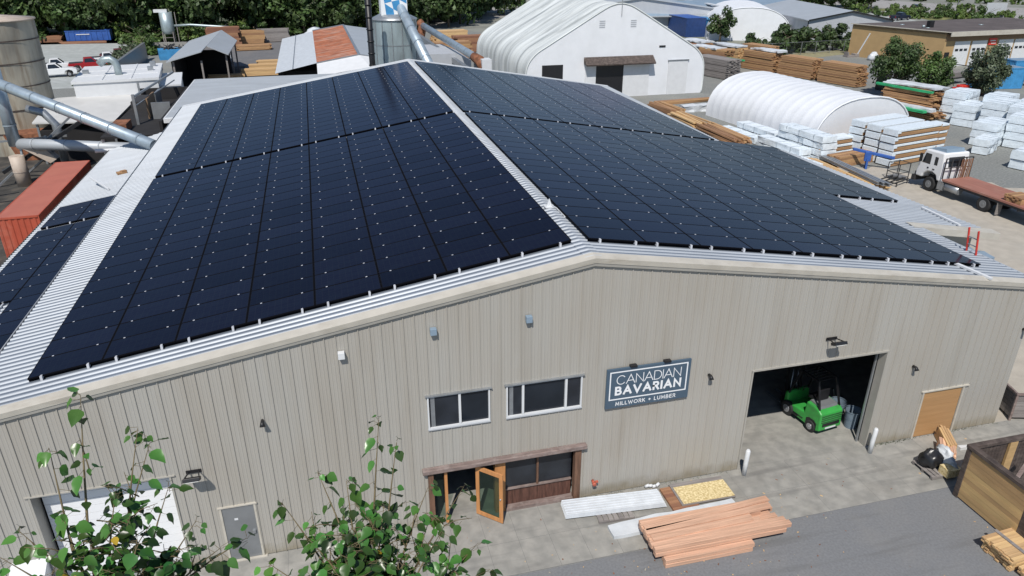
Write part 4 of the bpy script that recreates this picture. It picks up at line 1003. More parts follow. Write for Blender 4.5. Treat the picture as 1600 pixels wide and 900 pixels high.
# sloped white roof in front of kiln
t=empty('canopy_roof',(-26.5,53,0),label='low sloping white canopy roof in front of the white box building',cat='canopy')
b=MB(); V_=[(-3.6,3.9,4.25),(3.75,5.2,4.3),(2.95,-3.9,3.5),(-3.4,-3.0,3.5)]
b.add(V_+[(x,y,z-.12) for x,y,z in V_],[(0,3,2,1),(4,5,6,7),(0,4,7,3),(3,7,6,2),(2,6,5,1),(1,5,4,0)]); b.build('roof','offwhite',t,fixn=True)
b=MB()
for x,y,z in V_: b.bar((x*.92,y*.92,0),(x*.92,y*.92,z-.15),.16)
b.build('post','steel',t)
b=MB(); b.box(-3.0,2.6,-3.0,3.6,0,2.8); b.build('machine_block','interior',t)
# dark shed region: black roof slab stands for the shaded void below
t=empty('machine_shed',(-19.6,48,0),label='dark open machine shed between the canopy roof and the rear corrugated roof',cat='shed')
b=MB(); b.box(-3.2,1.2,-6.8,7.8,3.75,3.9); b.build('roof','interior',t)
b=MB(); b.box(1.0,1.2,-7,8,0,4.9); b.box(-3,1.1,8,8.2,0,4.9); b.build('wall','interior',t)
b=MB(); b.bar((-3.1,-6.5,0),(-3.1,-6.5,3.8),.22); b.build('post','steel',t)
for q_,mm in (((-.5,.9,-1.0,-.85,3.9,5.2),'greydoor'),((-.9,-.75,-.8,2.4,3.9,5.5),'brownwall'),((-.9,-.75,2.7,5.2,3.9,5.3),'greydoor'),((-2.9,-1.4,3.2,6.5,3.9,4.6),'chassis'),((-2.7,-1.6,-5.5,-3.6,3.9,4.5),'rustdark')):
    b=MB(); b.box(*q_); b.build('panel',mm,t)
b=MB(); b.bar((-1.3,-2.8,0),(-1.3,-2.8,6.2),.2); b.bar((-1.3,-2.8,6.0),(-.1,9.0,6.1),.14); b.bar((-1.3,-2.8,5.3),(-.1,9.0,5.4),.08); b.bar((-2.9,7.4,0),(-2.9,7.4,5.6),.16); b.build('frame','steel',t)
b=MB(); b.tube([(-3.4,-8.0,3.2),(-1.5,-8,3.2),(-.8,-8,2.9),(.0,-8,2.8),(2.0,-8,2.8)],.14,8); b.build('white_pipe','white',t)
# rear corrugated roof building
rr=empty('corrugated_shed',(-18.2,41.2,0),label='low rear shed with grey corrugated roof behind the warehouse gable',cat='shed')
pr=rib_profile(0,18.0,.4,.10,.07,False); b=MB(); vs=[];fs=[]
for i,(y,hh) in enumerate(pr):
    vs+=[(0,y,5.0+hh),(16.5,y,5.05+hh)]
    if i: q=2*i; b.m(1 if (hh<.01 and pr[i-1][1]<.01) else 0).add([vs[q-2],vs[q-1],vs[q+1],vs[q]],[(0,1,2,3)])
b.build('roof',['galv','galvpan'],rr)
b=MB(); b.box(.05,16.4,.4,17.8,0,4.95); b.build('wall','interior',rr)
b=MB(); b.box(-.05,1.3,-.25,0,4.75,5.05); b.box(-.1,0,0,18,4.8,5.04); b.build('gutter','white',rr)
# saw-tooth shed far left
t=empty('open_shed',(-20.0,80,0),label='grey metal roofed open shed behind the white box building',cat='shed')
b=MB(); V2=[(-4.2,.5,4.0),(0,0,5.15),(0,25.5,5.15),(-4.4,23,4.0)]
b.add(V2+[(x,y,z-.1) for x,y,z in V2],[(0,1,2,3),(7,6,5,4),(0,4,5,1),(1,5,6,2),(2,6,7,3),(3,7,4,0)]); b.build('roof','galv2',t,fixn=True)
b=MB(); V2=[(.03,5.5,5.15),(2.5,5.0,4.1),(2.4,21,4.1),(.03,25.5,5.15)]
b.add(V2+[(x,y,z-.1) for x,y,z in V2],[(0,1,2,3),(7,6,5,4),(0,4,5,1),(1,5,6,2),(2,6,7,3),(3,7,4,0)]); b.build('roof','galv2',t,fixn=True)
b=MB(); b.box(-3.9,-3.7,2,22,0,3.8); b.build('wall','interior',t); b=MB(); b.box(-3.7,2,12,12.2,0,3.9); b.build('wall','interior',t)
for x,y in ((-3.5,1),(-.3,1),(2.1,6),(2.1,13),(2.1,20)):
    b=MB(); b.bar((x,y,0),(x,y,3.95),.2); b.build('post','greywood',t)
sheet('ground',[(-24.3,80),(-17.2,80),(-17.2,104),(-24.3,104)],.004,'shadedground')
# hopper
t=empty('dust_hopper',(-32.9,139,0),label='grey cylindrical dust hopper on legs at the forest edge',cat='hopper')
b=MB(); b.tube([(0,0,1.6),(0,0,2.2),(0,0,5.4)],[.9,1.15,1.15],20); b.build('tank','silver',t)
b=MB(); b.box(-1.9,.4,-.5,.5,5.4,5.9); b.build('hood','white',t)
b=MB()
for x,y in ((-.9,-.9),(.9,-.9),(.9,.9),(-.9,.9)): b.bar((x,y,0),(x,y,2.0),.15)
b.bar((-.9,-.9,1),(.9,-.9,1),.1); b.bar((1.6,0,0),(1.6,0,5.4),.12); b.build('leg','greywood',t)
b=MB(); b.tube([(1.2,0,3.0),(4,0,3.1),(12,-2,2.6),(13,-2,2.0)],.22,10); b.build('duct','silver',t)
# retaining wall
t=MB(); t.prism([(0,0),(22.2,0),(22.2,2.6),(0,2.3)],-.2,.2,'x'); o=t.build('retaining_wall','greydoor',None,(-33.1,93.6,0),fixn=True,label='dark concrete retaining wall behind the white box building',cat='wall')
b=MB(); b.box(-3,3,-.2,.2,0,1.8); b.build('block_wall','concrete',None,(-30,122.5,0),label='pale concrete block wall behind the blue scrap bin',cat='wall')
t=empty('scrap_bin',(-28.6,116,0),.2,label='bright blue open scrap bin full of dark metal',cat='scrap bin')
b=MB(); b.box(-2.6,2.6,-1.6,1.6,0,1.5); b.build('bin_body','skyblue',t); b=MB(); rnd=random.Random(8)
for k in range(26): b.bar((rnd.uniform(-2,2),rnd.uniform(-1.3,1.3),1.4),(rnd.uniform(-2.2,2.2),rnd.uniform(-1.4,1.4),rnd.uniform(1.6,2.4)),.12)
b.build('scrap_metal','chassis',t)
# rust-roof building
t=empty('rusty_roof_shed',(-2.3,65.5,0),-.0,label='shed with rust red roof panel and white front fascia behind the ridge',cat='shed')
b=MB(); Lr=34
b.m(0).quad((0,0,6.0),(-4.5,0,5.3),(-4.5,Lr,5.3),(0,Lr,6.0))
b.m(1).quad((-4.5,0,5.3),(-8.8,-1.5,4.6),(-8.8,Lr-3,4.6),(-4.5,Lr-1,5.3))
b.m(2).quad((0,0,6.0),(3.6,0,5.4),(3.8,Lr,5.4),(0,Lr,6.0))
b.m(0); b.build('roof',['rust','whitep','galv2'],t)
b=MB()
b.quad((-4.5,-.02,5.28),(-4.55,-3.0,4.35),(.9,-3.0,5.15),(0,-.02,6.0)); b.quad((0,-.02,6.0),(.9,-3.0,5.15),(3.9,-3.0,4.6),(3.6,-.02,5.4)); b.build('front_fascia','white',t)
b=MB(); b.bar((0,0,6.03),(0,Lr,6.03),.3,.06); b.bar((-4.5,-.05,5.33),(0,-.05,6.03),.12,.12); b.bar((0,-.05,6.03),(3.6,-.05,5.43),.12,.12); b.bar((-7.0,-.9,4.92),(-6.9,Lr-2,4.95),.08,.06); b.bar((-4.5,Lr,5.3),(0,Lr,6.0),.9,.1,(0,0,1)); b.build('flashing','steel',t)
b=MB(); b.box(-8.6,3.5,1.5,Lr-3.5,0,4.3); b.build('wall','interior',t); b=MB(); b.bar((-.3,-2.6,0),(-.3,-2.6,5),.3); b.build('post','white',t)
# ------------------------------------------------------------------ silos and ducts
t=empty('rusty_silo',(-33.4,57,0),label='tall weathered silo streaked with rust beside the diagonal grey duct',cat='silo')
b=MB(); r=3.35
zs=[0,1.9,3.8,5.7,7.6,9.4,10.9]
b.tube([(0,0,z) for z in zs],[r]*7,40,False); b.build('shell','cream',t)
b=MB()
for z in zs[1:-1]: b.tube([(0,0,z-.05),(0,0,z+.05)],[r+.05]*2,40,False)
b.build('hoop','darkwood',t)
b=MB(); b.tube([(0,0,10.9),(0,0,11.0),(0,0,11.35)],[r+.12,r+.12,.4],40); b.build('top','creamduct',t)
t=empty('steel_silo',(.55,55,0),label='silver corrugated silo standing directly behind the roof ridge',cat='silo')
b=MB(); r=2.05; b.tube([(0,0,z*1.3) for z in range(9)],[r]*9,32,False); b.build('shell','silver',t)
b=MB()
for k in range(14):
    q=2*PI*k/14; b.bar((r*math.cos(q)*1.01,r*math.sin(q)*1.01,0),(r*math.cos(q)*1.01,r*math.sin(q)*1.01,10.4),.06)
b.tube([(0,0,8.2),(0,0,8.28)],[r+.02]*2,32,False); b.build('seam','steel',t)
b=MB(); b.tube([(0,0,10.4),(0,0,10.5),(0,0,10.9)],[r+.1,r+.1,1.3],32); b.build('top','steel',t)
b=MB(); b.box(-1.2,1.2,-.9,.9,10.6,13.4); g=b.build('flag_box','signwhite',t)
b=MB(); y=-.905
for P4 in ([(-.75,10.72),(-.02,10.72),(-.08,11.35),(-.85,11.85)],[(-.08,11.35),(.62,10.95),(.5,12.15),(-.2,12.0)],[(-.2,12.0),(-.3,12.8),(-1.1,13.1),(-.85,11.85)],[(.5,12.15),(1.15,11.8),(1.15,12.9),(.45,13.2)]):
    b.add([(p[0],y,p[1]) for p in P4],[(0,1,2,3)])
b.build('lozenge_pattern','skyblue',g)
b=MB(); b.tube([(0,0,0),(0,0,14)],.26,12)
for k in range(9): b.tube([(0,0,5+k),(0,0,5.1+k)],.31,12)
b.build('black_stack','black',None,(-2.1,50,0),label='tall black pipe stack left of the silver silo',cat='pipe')
def duct(name,pts,r,lab,m='duct',rings=None,base=None):
    o0=Vector(pts[0]); t=empty(name,o0,label=lab,cat='duct')
    P_=[Vector(p)-o0 for p in pts]
    b=MB(); b.tube(P_,r,20); b.build('pipe',m,t)
    for a,c in zip(P_,P_[1:]):
        L_=(c-a).length; n=max(1,int(L_/2.4))
        for k in range(n):
            b=MB(); p=a+(c-a)*((k+.5)/n); d=(c-a).normalized()*.05; b.tube([p-d,p+d],r+.035,20,False); b.build('joint_ring',m,t)
    return t
duct('diagonal_duct',[(-35.5,47.6,9.9),(-28.3,41.1,8.0),(-17.2,31.2,5.35)],.36,'long grey duct sloping down past the rusty silo onto the lean-to roof')
duct('vertical_duct',[(-29.45,44.2,9.2),(-29.45,44.2,3.0)],.42,'vertical grey duct in front of the rusty silo')
duct('dust_drum',[(-29.5,43.9,2.3),(-29.45,43.9,0.0)],.5,'rust stained cream drum under the vertical duct','creamduct')
t=duct('horizontal_duct',[(-29.2,44.2,3.1),(-26.9,43.4,3.1),(-19.0,40.0,3.1)],.40,'horizontal grey duct running behind the red container','galv2')
b=MB(); b.prism([(.3,-.3),(1.7,-.3),(2.4,-1.2),(1.9,-1.5)],-.4,.4); b.build('dump_chute','creamduct',t,fixn=True)
duct('ridge_duct',[(.9,57.5,12.9),(1.2,54,11.3),(2.05,43.5,7.6)],.42,'silver duct slanting from the silo top down behind the ridge')
t=duct('twin_duct',[(5.6,72,8.2),(8.0,52,6.9),(8.2,51,6.5)],.36,'long silver duct sloping between the silo and the fabric building')
b=MB(); b.box(2.3,3.2,-21.5,-20.2,-2.2,-1.1); b.build('end_box','white',t)
b=MB(); b.tube([(2.0,-19.2,-1.1),(2.35,-20.3,-1.35),(2.6,-21,-2.0)],[.42,.5,.5],12); b.build('elbow','rustdark',t)
b=MB(); b.bar((-.9,0,-.9),(1.3,-19.5,-2.2),.35,.5); b.build('walkway_beam','steel',t)
b=MB(); b.tube([(-.3,0.4,.3),(0,0,0),(-.6,0,-2.5)],.5,10); b.build('inlet','rustdark',t)
b=MB(); b.bar((0,0,-8.2),(0,0,0),.3); b.bar((2.2,-19,-6.9),(2.2,-19,-1.5),.3); b.build('support','steel',t)
b=MB(); b.prism([(-2.5,0),(2.6,0),(2.6,6.2),(1.,6.9),(-2.5,6.9)],0,8); b.build('grey_bin_shed','palewall',None,(5.6,57,0),fixn=True,label='grey sheet metal shed below the sloping twin duct',cat='shed')
# junk frame left
t=empty('conveyor_frame',(-31.3,43.8,0),label='tangle of steel conveyor legs between the silo and canopy roof',cat='conveyor')
b=MB(); rnd=random.Random(12)
for p,q in (((0,0,0),(5.5,2,4.6)),((2,0,0),(2.2,.5,3.6)),((4,1,0),(3.8,1,3.5)),((1,3,0),(5,0,3)),((0,2,3),(5,2,3.2)),((-2.5,-4,.5),(1,-4,3.2)),((-4,-5,0),(-1,-5,3)),((-3,-6,1.5),(2,-5,1.7))): b.bar(p,q,.14)
b.build('frame','steel',t)
for p,q in (((-5,-9,0),(-1,-8,3.4)),((-4,-12,0),(.5,-9,2.6)),((-6,-7,2.2),(.8,-7.5,2.5)),((-3.5,-14,.5),(-3.3,-8,.6)),((-2,-10,0),(-2,-10,3)),((-5,-11,1.5),(-.5,-11.4,1.6)),((-6,-4,3),(-1,-2,3.2)),((-1.2,-6,0),(-1.2,-6,3.6))): 
    b=MB(); b.bar(p,q,.13); b.build('brace',('steel' if p[0]>-4.5 else 'rustdark'),t)
b=MB(); b.bar((.5,.5,1.0),(6.3,1.6,4.3),.5,.25); b.build('belt','black',t)
b=MB(); b.tube([(4.1,3,0),(4.1,3,3.9),(3.4,3.2,4.8),(2.3,3.2,5.2)],.3,10); b.build('elbow_pipe','steel',t)
b=MB(); b.prism([(-.9,0),(.9,0),(1.6,2.2),(-1.6,2.2)],8,10.5); b.build('rusty_hopper','rustdark',t,fixn=True)
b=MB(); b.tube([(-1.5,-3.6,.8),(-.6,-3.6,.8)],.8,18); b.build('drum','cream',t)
# ------------------------------------------------------------------ vehicles
def pickup(loc,rz,m,lab,cat='pickup truck',bed=True,name='pickup_truck'):
    t=empty(name,loc,rz,label=lab,cat=cat)
    b=MB()
    if bed: pr=[(-2.75,.45),(-2.8,1.15),(-.9,1.2),(1.0,1.2),(2.3,1.12),(2.75,.95),(2.8,.45),(2.35,.42),(2.2,.8),(1.8,.95),(1.35,.8),(1.2,.4),(-1.15,.4),(-1.3,.8),(-1.7,.95),(-2.1,.8),(-2.25,.42)]
    else: pr=[(-2.1,.4),(-2.15,.95),(-1.9,1.05),(.9,1.0),(2.0,.85),(2.15,.4),(1.7,.38),(1.6,.65),(1.3,.75),(1.0,.65),(.9,.35),(-.85,.35),(-1.0,.65),(-1.3,.75),(-1.6,.65),(-1.7,.38)]
    b.prism([(p[0],p[1]) for p in pr],-.93,.93,'x'); b.build('body',m,t,bevel=.05,fixn=True)
    b=MB()
    g=[(-.85,1.15),(-.7,1.82),(.35,1.85),(1.05,1.18)] if bed else [(-1.9,1.0),(-1.2,1.45),(.1,1.48),(.95,1.0)]
    vs=[]
    for s_,k in ((-1,0),(1,0)):
        for i,p in enumerate(g): vs.append((s_*(.88 if i in(0,3) else .74),p[0],p[1]))
    b.add(vs,[(0,1,2,3),(7,6,5,4),(0,4,5,1),(1,5,6,2),(2,6,7,3),(3,7,4,0)]); cab=b.build('cab',m,t,bevel=.04,fixn=True)
    b=MB(); 
    def inset(A,q): c=sum((Vector(a) for a in A),Vector())/len(A); return [c+(Vector(a)-c)*q for a in A]
    n1=[vs[0],vs[1],vs[2],vs[3]]; n2=[vs[4],vs[5],vs[6],vs[7]]
    for fc,off in ((n1,(-.012,0,0)),(n2,(.012,0,0)),([vs[2],vs[6],vs[7],vs[3]],(0,.012,.012)),([vs[0],vs[4],vs[5],vs[1]],(0,-.012,.006))):
        b.add([Vector(p)+Vector(off) for p in inset(fc,.80)],[(0,1,2,3)])
    b.build('window','darkglass',cab)
    if bed:
        b=MB(); b.box(-.78,.78,-2.65,-1.0,1.13,1.225); b.build('truck_bed','chassis',t)
    for s_ in (-1,1):
        f_=2.8 if bed else 2.15
        b=MB(); b.box(s_*.72-.16,s_*.72+.16,f_-.06,f_+.03,.72,.9); b.build('headlight','lamp',t)
        b=MB(); b.box(s_*.8-.1,s_*.8+.1,-f_-.03,-f_+.05,.75,1.0); b.build('tail_light','redcar',t)
    b=MB(); f_=2.8 if bed else 2.15; b.box(-.5,.5,f_-.05,f_+.02,.55,.85); b.build('grille','chassis',t)
    for x in (-.86,.86):
        for y in ((-1.7,1.8) if bed else (-1.3,1.3)): wheel(t,x,y,.38 if bed else .33,.24)
    return t
pickup((-42.2,100.2,0),-1.35,'whitecar','white pickup truck nearest the silo in the parked group')
pickup((-43.3,105.5,0),-1.35,'whitecar','white pickup truck parked behind the nearest white one')
pickup((-38.9,105.6,0),-1.30,'redcar','bright red pickup truck parked among the white ones')
pickup((-37.6,111.3,0),-1.35,'whitecar','white pickup truck with crew cab parked behind the red one')
pickup((-36.8,115.2,0),-1.30,'maroon','dark red pickup truck at the back of the parked group')
pickup((133.5,143.5,0),-1.35,'darkcar','dark blue pickup parked behind the brown building')
pickup((161.5,170,0),-1.2,'darkcar','small dark blue car driving on the far road','car',False,'car')
pickup((84.6,60.6,0),1.2,'whitecar','white pickup truck between the two bright blue containers')
# flatbed truck; local +y is forward
tk=empty('flatbed_truck',(37.5,22.5,0),.03,label='white cab flatbed truck with red brown deck parked in the yard',cat='truck')
b=MB(); b.prism([(2.05,.95),(2.0,1.9),(2.15,3.0),(3.85,2.95),(4.2,1.95),(4.35,1.2),(4.35,.85),(3.75,.85),(3.65,1.15),(3.35,1.4),(2.9,1.45),(2.5,1.3),(2.35,.95)],-1.15,1.15,'x'); cab=b.build('cab','whitecar',tk,bevel=.09,fixn=True)
b=MB(); b.prism([(2.3,2.98),(2.4,3.25),(3.5,3.12),(3.8,2.97)],-.8,.8,'x'); b.build('roof_deflector','palebluemetal',cab,fixn=True)
b=MB()
for s_ in (-1,1):
    x=s_*1.158; b.add([(x,3.2,1.95),(x,3.95,1.95),(x,3.75,2.7),(x,3.2,2.7)],[(0,1,2,3)]); b.add([(x,2.55,2.0),(x,2.85,2.0),(x,2.85,2.6),(x,2.55,2.6)],[(0,1,2,3)])
b.add([(-.95,4.22,2.02),(.95,4.22,2.02),(.9,3.93,2.85),(-.9,3.93,2.85)],[(0,1,2,3)]); b.add([(-.7,1.99,2.0),(.7,1.99,2.0),(.7,2.09,2.7),(-.7,2.09,2.7)],[(0,1,2,3)]); b.build('window','darkglass',cab)
b=MB(); b.box(-1.2,1.2,4.3,4.6,.45,.85); b.box(-1.15,1.15,4.34,4.40,.85,1.15); b.build('bumper','chassis',cab)
b=MB(); b.bar((-1.3,4.0,2.0),(-1.3,4.0,2.6),.2,.1); b.bar((1.3,4.0,2.0),(1.3,4.0,2.6),.2,.1); b.build('mirror','black',cab)
b=MB(); b.box(-1.17,-1.155,3.25,3.4,1.62,1.72); b.box(-1.17,-1.155,2.7,2.9,1.62,1.70); b.build('door_handle','black',cab)
b=MB(); b.box(-.45,-.3,-6.0,4.2,.7,1.0); b.box(.3,.45,-6.0,4.2,.7,1.0); b.box(-1.1,1.1,-3,-2.9,.85,1.1); b.box(-1.0,1.0,-2.15,-1.9,.4,.6); b.box(-1.0,1.0,3.0,3.2,.4,.6); b.box(-1.18,1.18,-6.3,1.7,.92,1.08); b.build('chassis','chassis',tk)
b=MB(); b.box(-1.25,1.25,-6.4,1.75,1.10,1.22); b.build('deck','deck',tk)
b=MB()
for x in (-1.2,-.6,0,.6,1.2): b.bar((x,1.8,1.2),(x,1.8,2.7),.07)
b.bar((-1.2,1.8,2.7),(1.2,1.8,2.7),.07); b.bar((-1.2,1.8,2.0),(1.2,1.8,2.0),.05); b.build('headache_rack','chassis',tk)
b=MB()
for k in range(7): b.bar((.15+k*.15,1.72,1.22),(.22+k*.15,1.74,2.6),.06,.03)
b.build('rack_board','redwood',tk)
b=MB(); b.tube([(-1.05,.2,.75),(-1.05,1.4,.75)],.28,14); b.box(-1.2,-.8,1.55,2.1,.4,1.0); b.build('fuel_tank','steel',tk)
for x_ in (-1.2,.75):
    b=MB(); b.box(x_,x_+.45,-3.05,-3.0,.1,.95); b.build('mud_flap','greywood',tk)
b=MB()
for s_ in (-1,1): b.tube([(s_*.7,-2.8,.95),(s_*.7,-2.5,1.1)],[.02,.02],4)
for x in (-1.0,1.0): wheel(tk,x,2.95,.52,.32,rimm='greydoor'); wheel(tk,x,-1.95,.52,.42,rimm='greydoor')
b=MB(); board_mesh(b,1.3,1.3,.45,6,5,.06,random.Random(3),.01); b.build('dunnage_stack','brownwood',None,(37.2,18.6,1.225),label='small stack of brown boards at the rear of the truck deck',cat='board stack')
# ------------------------------------------------------------------ yard stock
def boards(name,lab,loc,rz,L,W,H,nb,nh,m,jit=.15,seed=1,group=None,cat='lumber bundle'):
    b=MB(); board_mesh(b,L,W,H,nb,nh,jit,random.Random(seed),.008,.12 if name=='plank_pile' else 0,.05 if (name=='plank_pile' or jit>=.35) else 0); o=b.build(name,m,None,loc,label=lab,cat=cat,group=group); o.rotation_euler=(0,0,rz); return o
wr_cache={}
def wrapped(lab,loc,rz,L,W,H,seed,group=None,cap=False):
    key=(round(L,1),round(W,1),round(H,2),seed%3,cap)
    if key in wr_cache:
        o=wr_cache[key].copy(); COL.objects.link(o); o.location=loc; o.rotation_euler=(0,0,rz)
        o['label']=lab
        if group: o['group']=group
        elif 'group' in o: del o['group']
        if not cap:
            return o
        for ch in list(wr_cache[key].children):
            d=ch.copy(); COL.objects.link(d); d.parent=o
        return o
    if not cap:
        b=MB(); lumpy(b,L,W,H,14,.055,seed%3+1); 
        b.m(1); b.box(-L/2+.3,-L/2+.45,-W/2+.05,W/2-.05,-.05,.005); b.box(L/2-.45,L/2-.3,-W/2+.05,W/2-.05,-.05,.005)
        b.m(2)
        for q in (-.3,.02,.31): b.box(L*q-.012,L*q+.012,-W/2-.03,W/2+.03,.03,H+.022)
        b.m(1)
        o=b.build('wrapped_bundle',['wrap','brownwood','wrapdark'],None,loc,label=lab,cat='wrapped bundle',group=group)
    else:
        o=empty('wrapped_bundle',loc,rz,label=lab,cat='wrapped bundle',group=group)
        b=MB(); board_mesh(b,L-.1,W-.06,H-.06,6,5,.03,random.Random(seed),.008); b.build('boards','brownwood',o)
        b=MB(); b.box(-L/2-.02,L/2-.2,-W/2,W/2,H-.06,H-.01); b.box(-L/2-.05,-L/2+.03,-W/2,W/2,.03,H-.06); b.box(-L/2-.02,L/2-.25,-W/2-.02,-W/2,H-.16,H-.02); b.box(-L/2-.02,-L/2+.35,-W/2-.02,-W/2,H-.3,H-.16); b.build('wrap','wrap',o)
    o.rotation_euler=(0,0,rz); wr_cache[key]=o
    return o
def wstack(desc,x,y,rz,L,W,H,n,seed,cap=False,gap=.07,group='white wrapped lumber bundles'):
    rnd=random.Random(seed)
    for k in range(n):
        pos='top' if k==n-1 else ('bottom' if k==0 else ORD[k+1]+' from the ground')
        lab=('single white wrapped bundle, %s'%desc) if n==1 else 'white wrapped bundle, %s, %s'%(pos,desc)
        wrapped(lab,(x+rnd.uniform(-.05,.05),y+rnd.uniform(-.05,.05),.06+k*(H+gap)),rz+rnd.uniform(-.01,.01),L,W,H,seed+k,group,cap)
# three capped stacks beside truck: front-left corner (38.0,31.5), axis angle .25
ang=.22; ux,uy=math.cos(ang),math.sin(ang)
def cst(x,y,L,W): return (x+ux*L/2-uy*W/2, y+uy*L/2+ux*W/2)
for (x,y,n,dsc,sd_) in ((38.05,31.45,5,'front stack left of the truck',1),(37.85,33.1,5,'middle stack left of the truck',2),(37.6,34.8,5,'rear stack left of the truck',3)):
    cx,cy=cst(x,y,5.6,1.35); wstack(dsc,cx,cy,ang,5.6,1.35,.55,n,sd_,True)
cx,cy=cst(44.2,34.4,2.6,1.3); wstack('short stack behind the front one',cx,cy,ang,2.4,1.3,.55,4,7,True)
for (x,y,n,dsc,sd_) in ((32.9,34.6,3,'low stack at the shelter end wall',4),):
    cx,cy=cst(x,y,5.0,1.3); wstack(dsc,cx,cy,ang,5.0,1.3,.5,n,sd_,True)
# along shelter's near side
for (x,y,n,dsc,sd_,W) in ((33.0,43.0,2,'far pair beside the shelter',5,1.3),(31.6,44.0,1,'low beside the far pair',6,1.1),(33.4,36.6,4,'tall stack beside the shelter wall',8,1.5),(31.7,37.4,2,'pair in front of the tall shelter stack',9,1.2),(31.2,34.8,1,'nearest the solar roof edge',11,1.2)):
    wstack(dsc,x,y,PI/2+.1,5.6,W,.5,n,sd_)
# right hand white stacks
i_=0
rows=[(57.6,46.2,4,'left stack of the back row'),(59.6,43.2,4,'second stack of the back row'),(61.2,40.4,4,'third stack of the back row'),(62.8,37.6,4,'fourth stack of the back row'),
      (56.3,43.3,3,'left stack of the middle row'),(57.0,40.6,4,'second stack of the middle row'),(57.3,37.9,4,'third stack of the middle row'),(58.5,34.6,4,'right stack of the middle row'),
      (51.6,36.0,3,'left stack of the front row'),(53.9,34.6,4,'centre stack of the front row'),(54.8,31.8,4,'right stack of the front row'),(61.6,34.0,4,'farthest right stack of the middle row'),(58.3,30.6,4,'farthest right stack of the front row')]
for x,y,n,dsc in rows: i_+=1; wstack(dsc,x+.9,y,.42,3.6,2.1,.66,n,20+i_*3,False,.05)
wstack('alone on the ground before the front row',49.6,33.6,.5,2.6,1.3,.6,2,3); wstack('nearest the camera by the right edge',49.3,28.7,.35,3.6,1.7,.7,2,2); wstack('second nearest by the right edge',51.8,30.4,.35,3.0,1.5,.6,2,1)
# brown timber planks between roof and shelter
boards('plank_pile','loose pile of brown planks close behind the solar roof edge',(28.9,49.5,0),PI/2+.02,5.8,1.7,1.0,7,7,'pine',.5,3,cat='plank pile')
boards('plank_pile','loose pile of darker brown planks nearer the shelter',(28.9,42.6,0),PI/2-.02,6.4,1.9,1.1,8,8,'brownwood',.5,5,cat='plank pile')
boards('plank_pile','low brown plank pile in front of the peaked fabric building door',(29.9,56.8,0),PI/2+.1,4.6,1.8,.7,6,4,'brownwood',.3,7,cat='plank pile')
boards('plank_pile','flat brown planks on the ground at the fabric building corner',(34.3,61.2,0),.1,7,1.2,.35,5,3,'brownwood',.4,8,cat='plank pile')
b=MB(); lumpy(b,3.2,1.1,.7,8,.1,6); b.build('wrapped_bundle','whitep',None,(33.2,56.4,0),label='printed white wrapped bundle beside the low brown planks',cat='wrapped bundle')
# steel beams and lumber near roof edge
t=empty('steel_beam_bundle',(33.0,30.6,.55),PI/2-.08,label='bundle of long grey steel beams lying across lumber beside the roof edge',cat='steel beams')
for k in range(3): 
    b=MB(); b.box(-5.2+.3*k,5.2-.2*k,-.36+k*.26,-.16+k*.26,.0,.04); b.box(-5.2+.3*k,5.2-.2*k,-.275+k*.26,-.245+k*.26,.04,.2); b.box(-5.2+.3*k,5.2-.2*k,-.36+k*.26,-.16+k*.26,.2,.24); b.build('beam','steel',t)
boards('lumber_bundle','pale lumber bundle under the far end of the steel beams',(32.0,31.8,0),PI/2-.05,4.5,1.2,.5,6,4,'pine',.3,9)
boards('lumber_bundle','pale lumber bundle under the near end of the steel beams',(32.9,28.0,0),PI/2-.05,3.2,1.5,.5,6,4,'pine',.4,10)
boards('lumber_bundle','brown lumber bundle behind the steel beams under the shelter end',(35.6,33.4,0),ang,4.2,1.2,.9,6,6,'brownwood',.1,11)
t=empty('blue_jib',(36.3,31.6,0),-.6,label='bright blue steel jib lying over the lumber left of the wrapped stacks',cat='jib')
b=MB(); b.bar((-1.6,0,1.5),(1.6,0,1.0),.22,.22); b.cbox((-.4,0,1.0),(.5,.4,.8)); b.build('arm','blue',t,bevel=.03); b=MB(); b.bar((-.4,-.3,0),(-.4,-.3,.8),.15); b.bar((-.4,.3,0),(-.4,.3,.8),.15); b.build('leg','blue',t)
t=empty('metal_cart',(36.3,28.6,0),.2,label='grey wire metal cart standing at the end of the steel beams',cat='cart')
b=MB()
for x,y in ((-.6,-.5),(.6,-.5),(.6,.5),(-.6,.5)): b.bar((x,y,0),(x,y,1.3),.05)
for z in (.2,.6,1.3):
    for p,q in (((-.6,-.5),(.6,-.5)),((.6,-.5),(.6,.5)),((.6,.5),(-.6,.5)),((-.6,.5),(-.6,-.5))): b.bar((p[0],p[1],z),(q[0],q[1],z),.04)
b.build('wire_frame','chassis',t); b=MB(); b.box(-.6,.6,-.5,.5,.18,.22); b.build('shelf','steel',t)
t=empty('steel_rack',(35.2,27.6,0),.4,label='low grey steel trestle beside the wire cart',cat='trestle')
b=MB()
for k in range(4): b.bar((-.9,-.6+k*.4,.35),(.9,-.6+k*.4,.35),.08)
for x in (-.8,.8): b.bar((x,-.6,.25),(x,.6,.25),.08); b.bar((x,-.6,0),(x,-.6,.3),.06); b.bar((x,.6,0),(x,.6,.3),.06)
b.build('trestle','chassis',t)
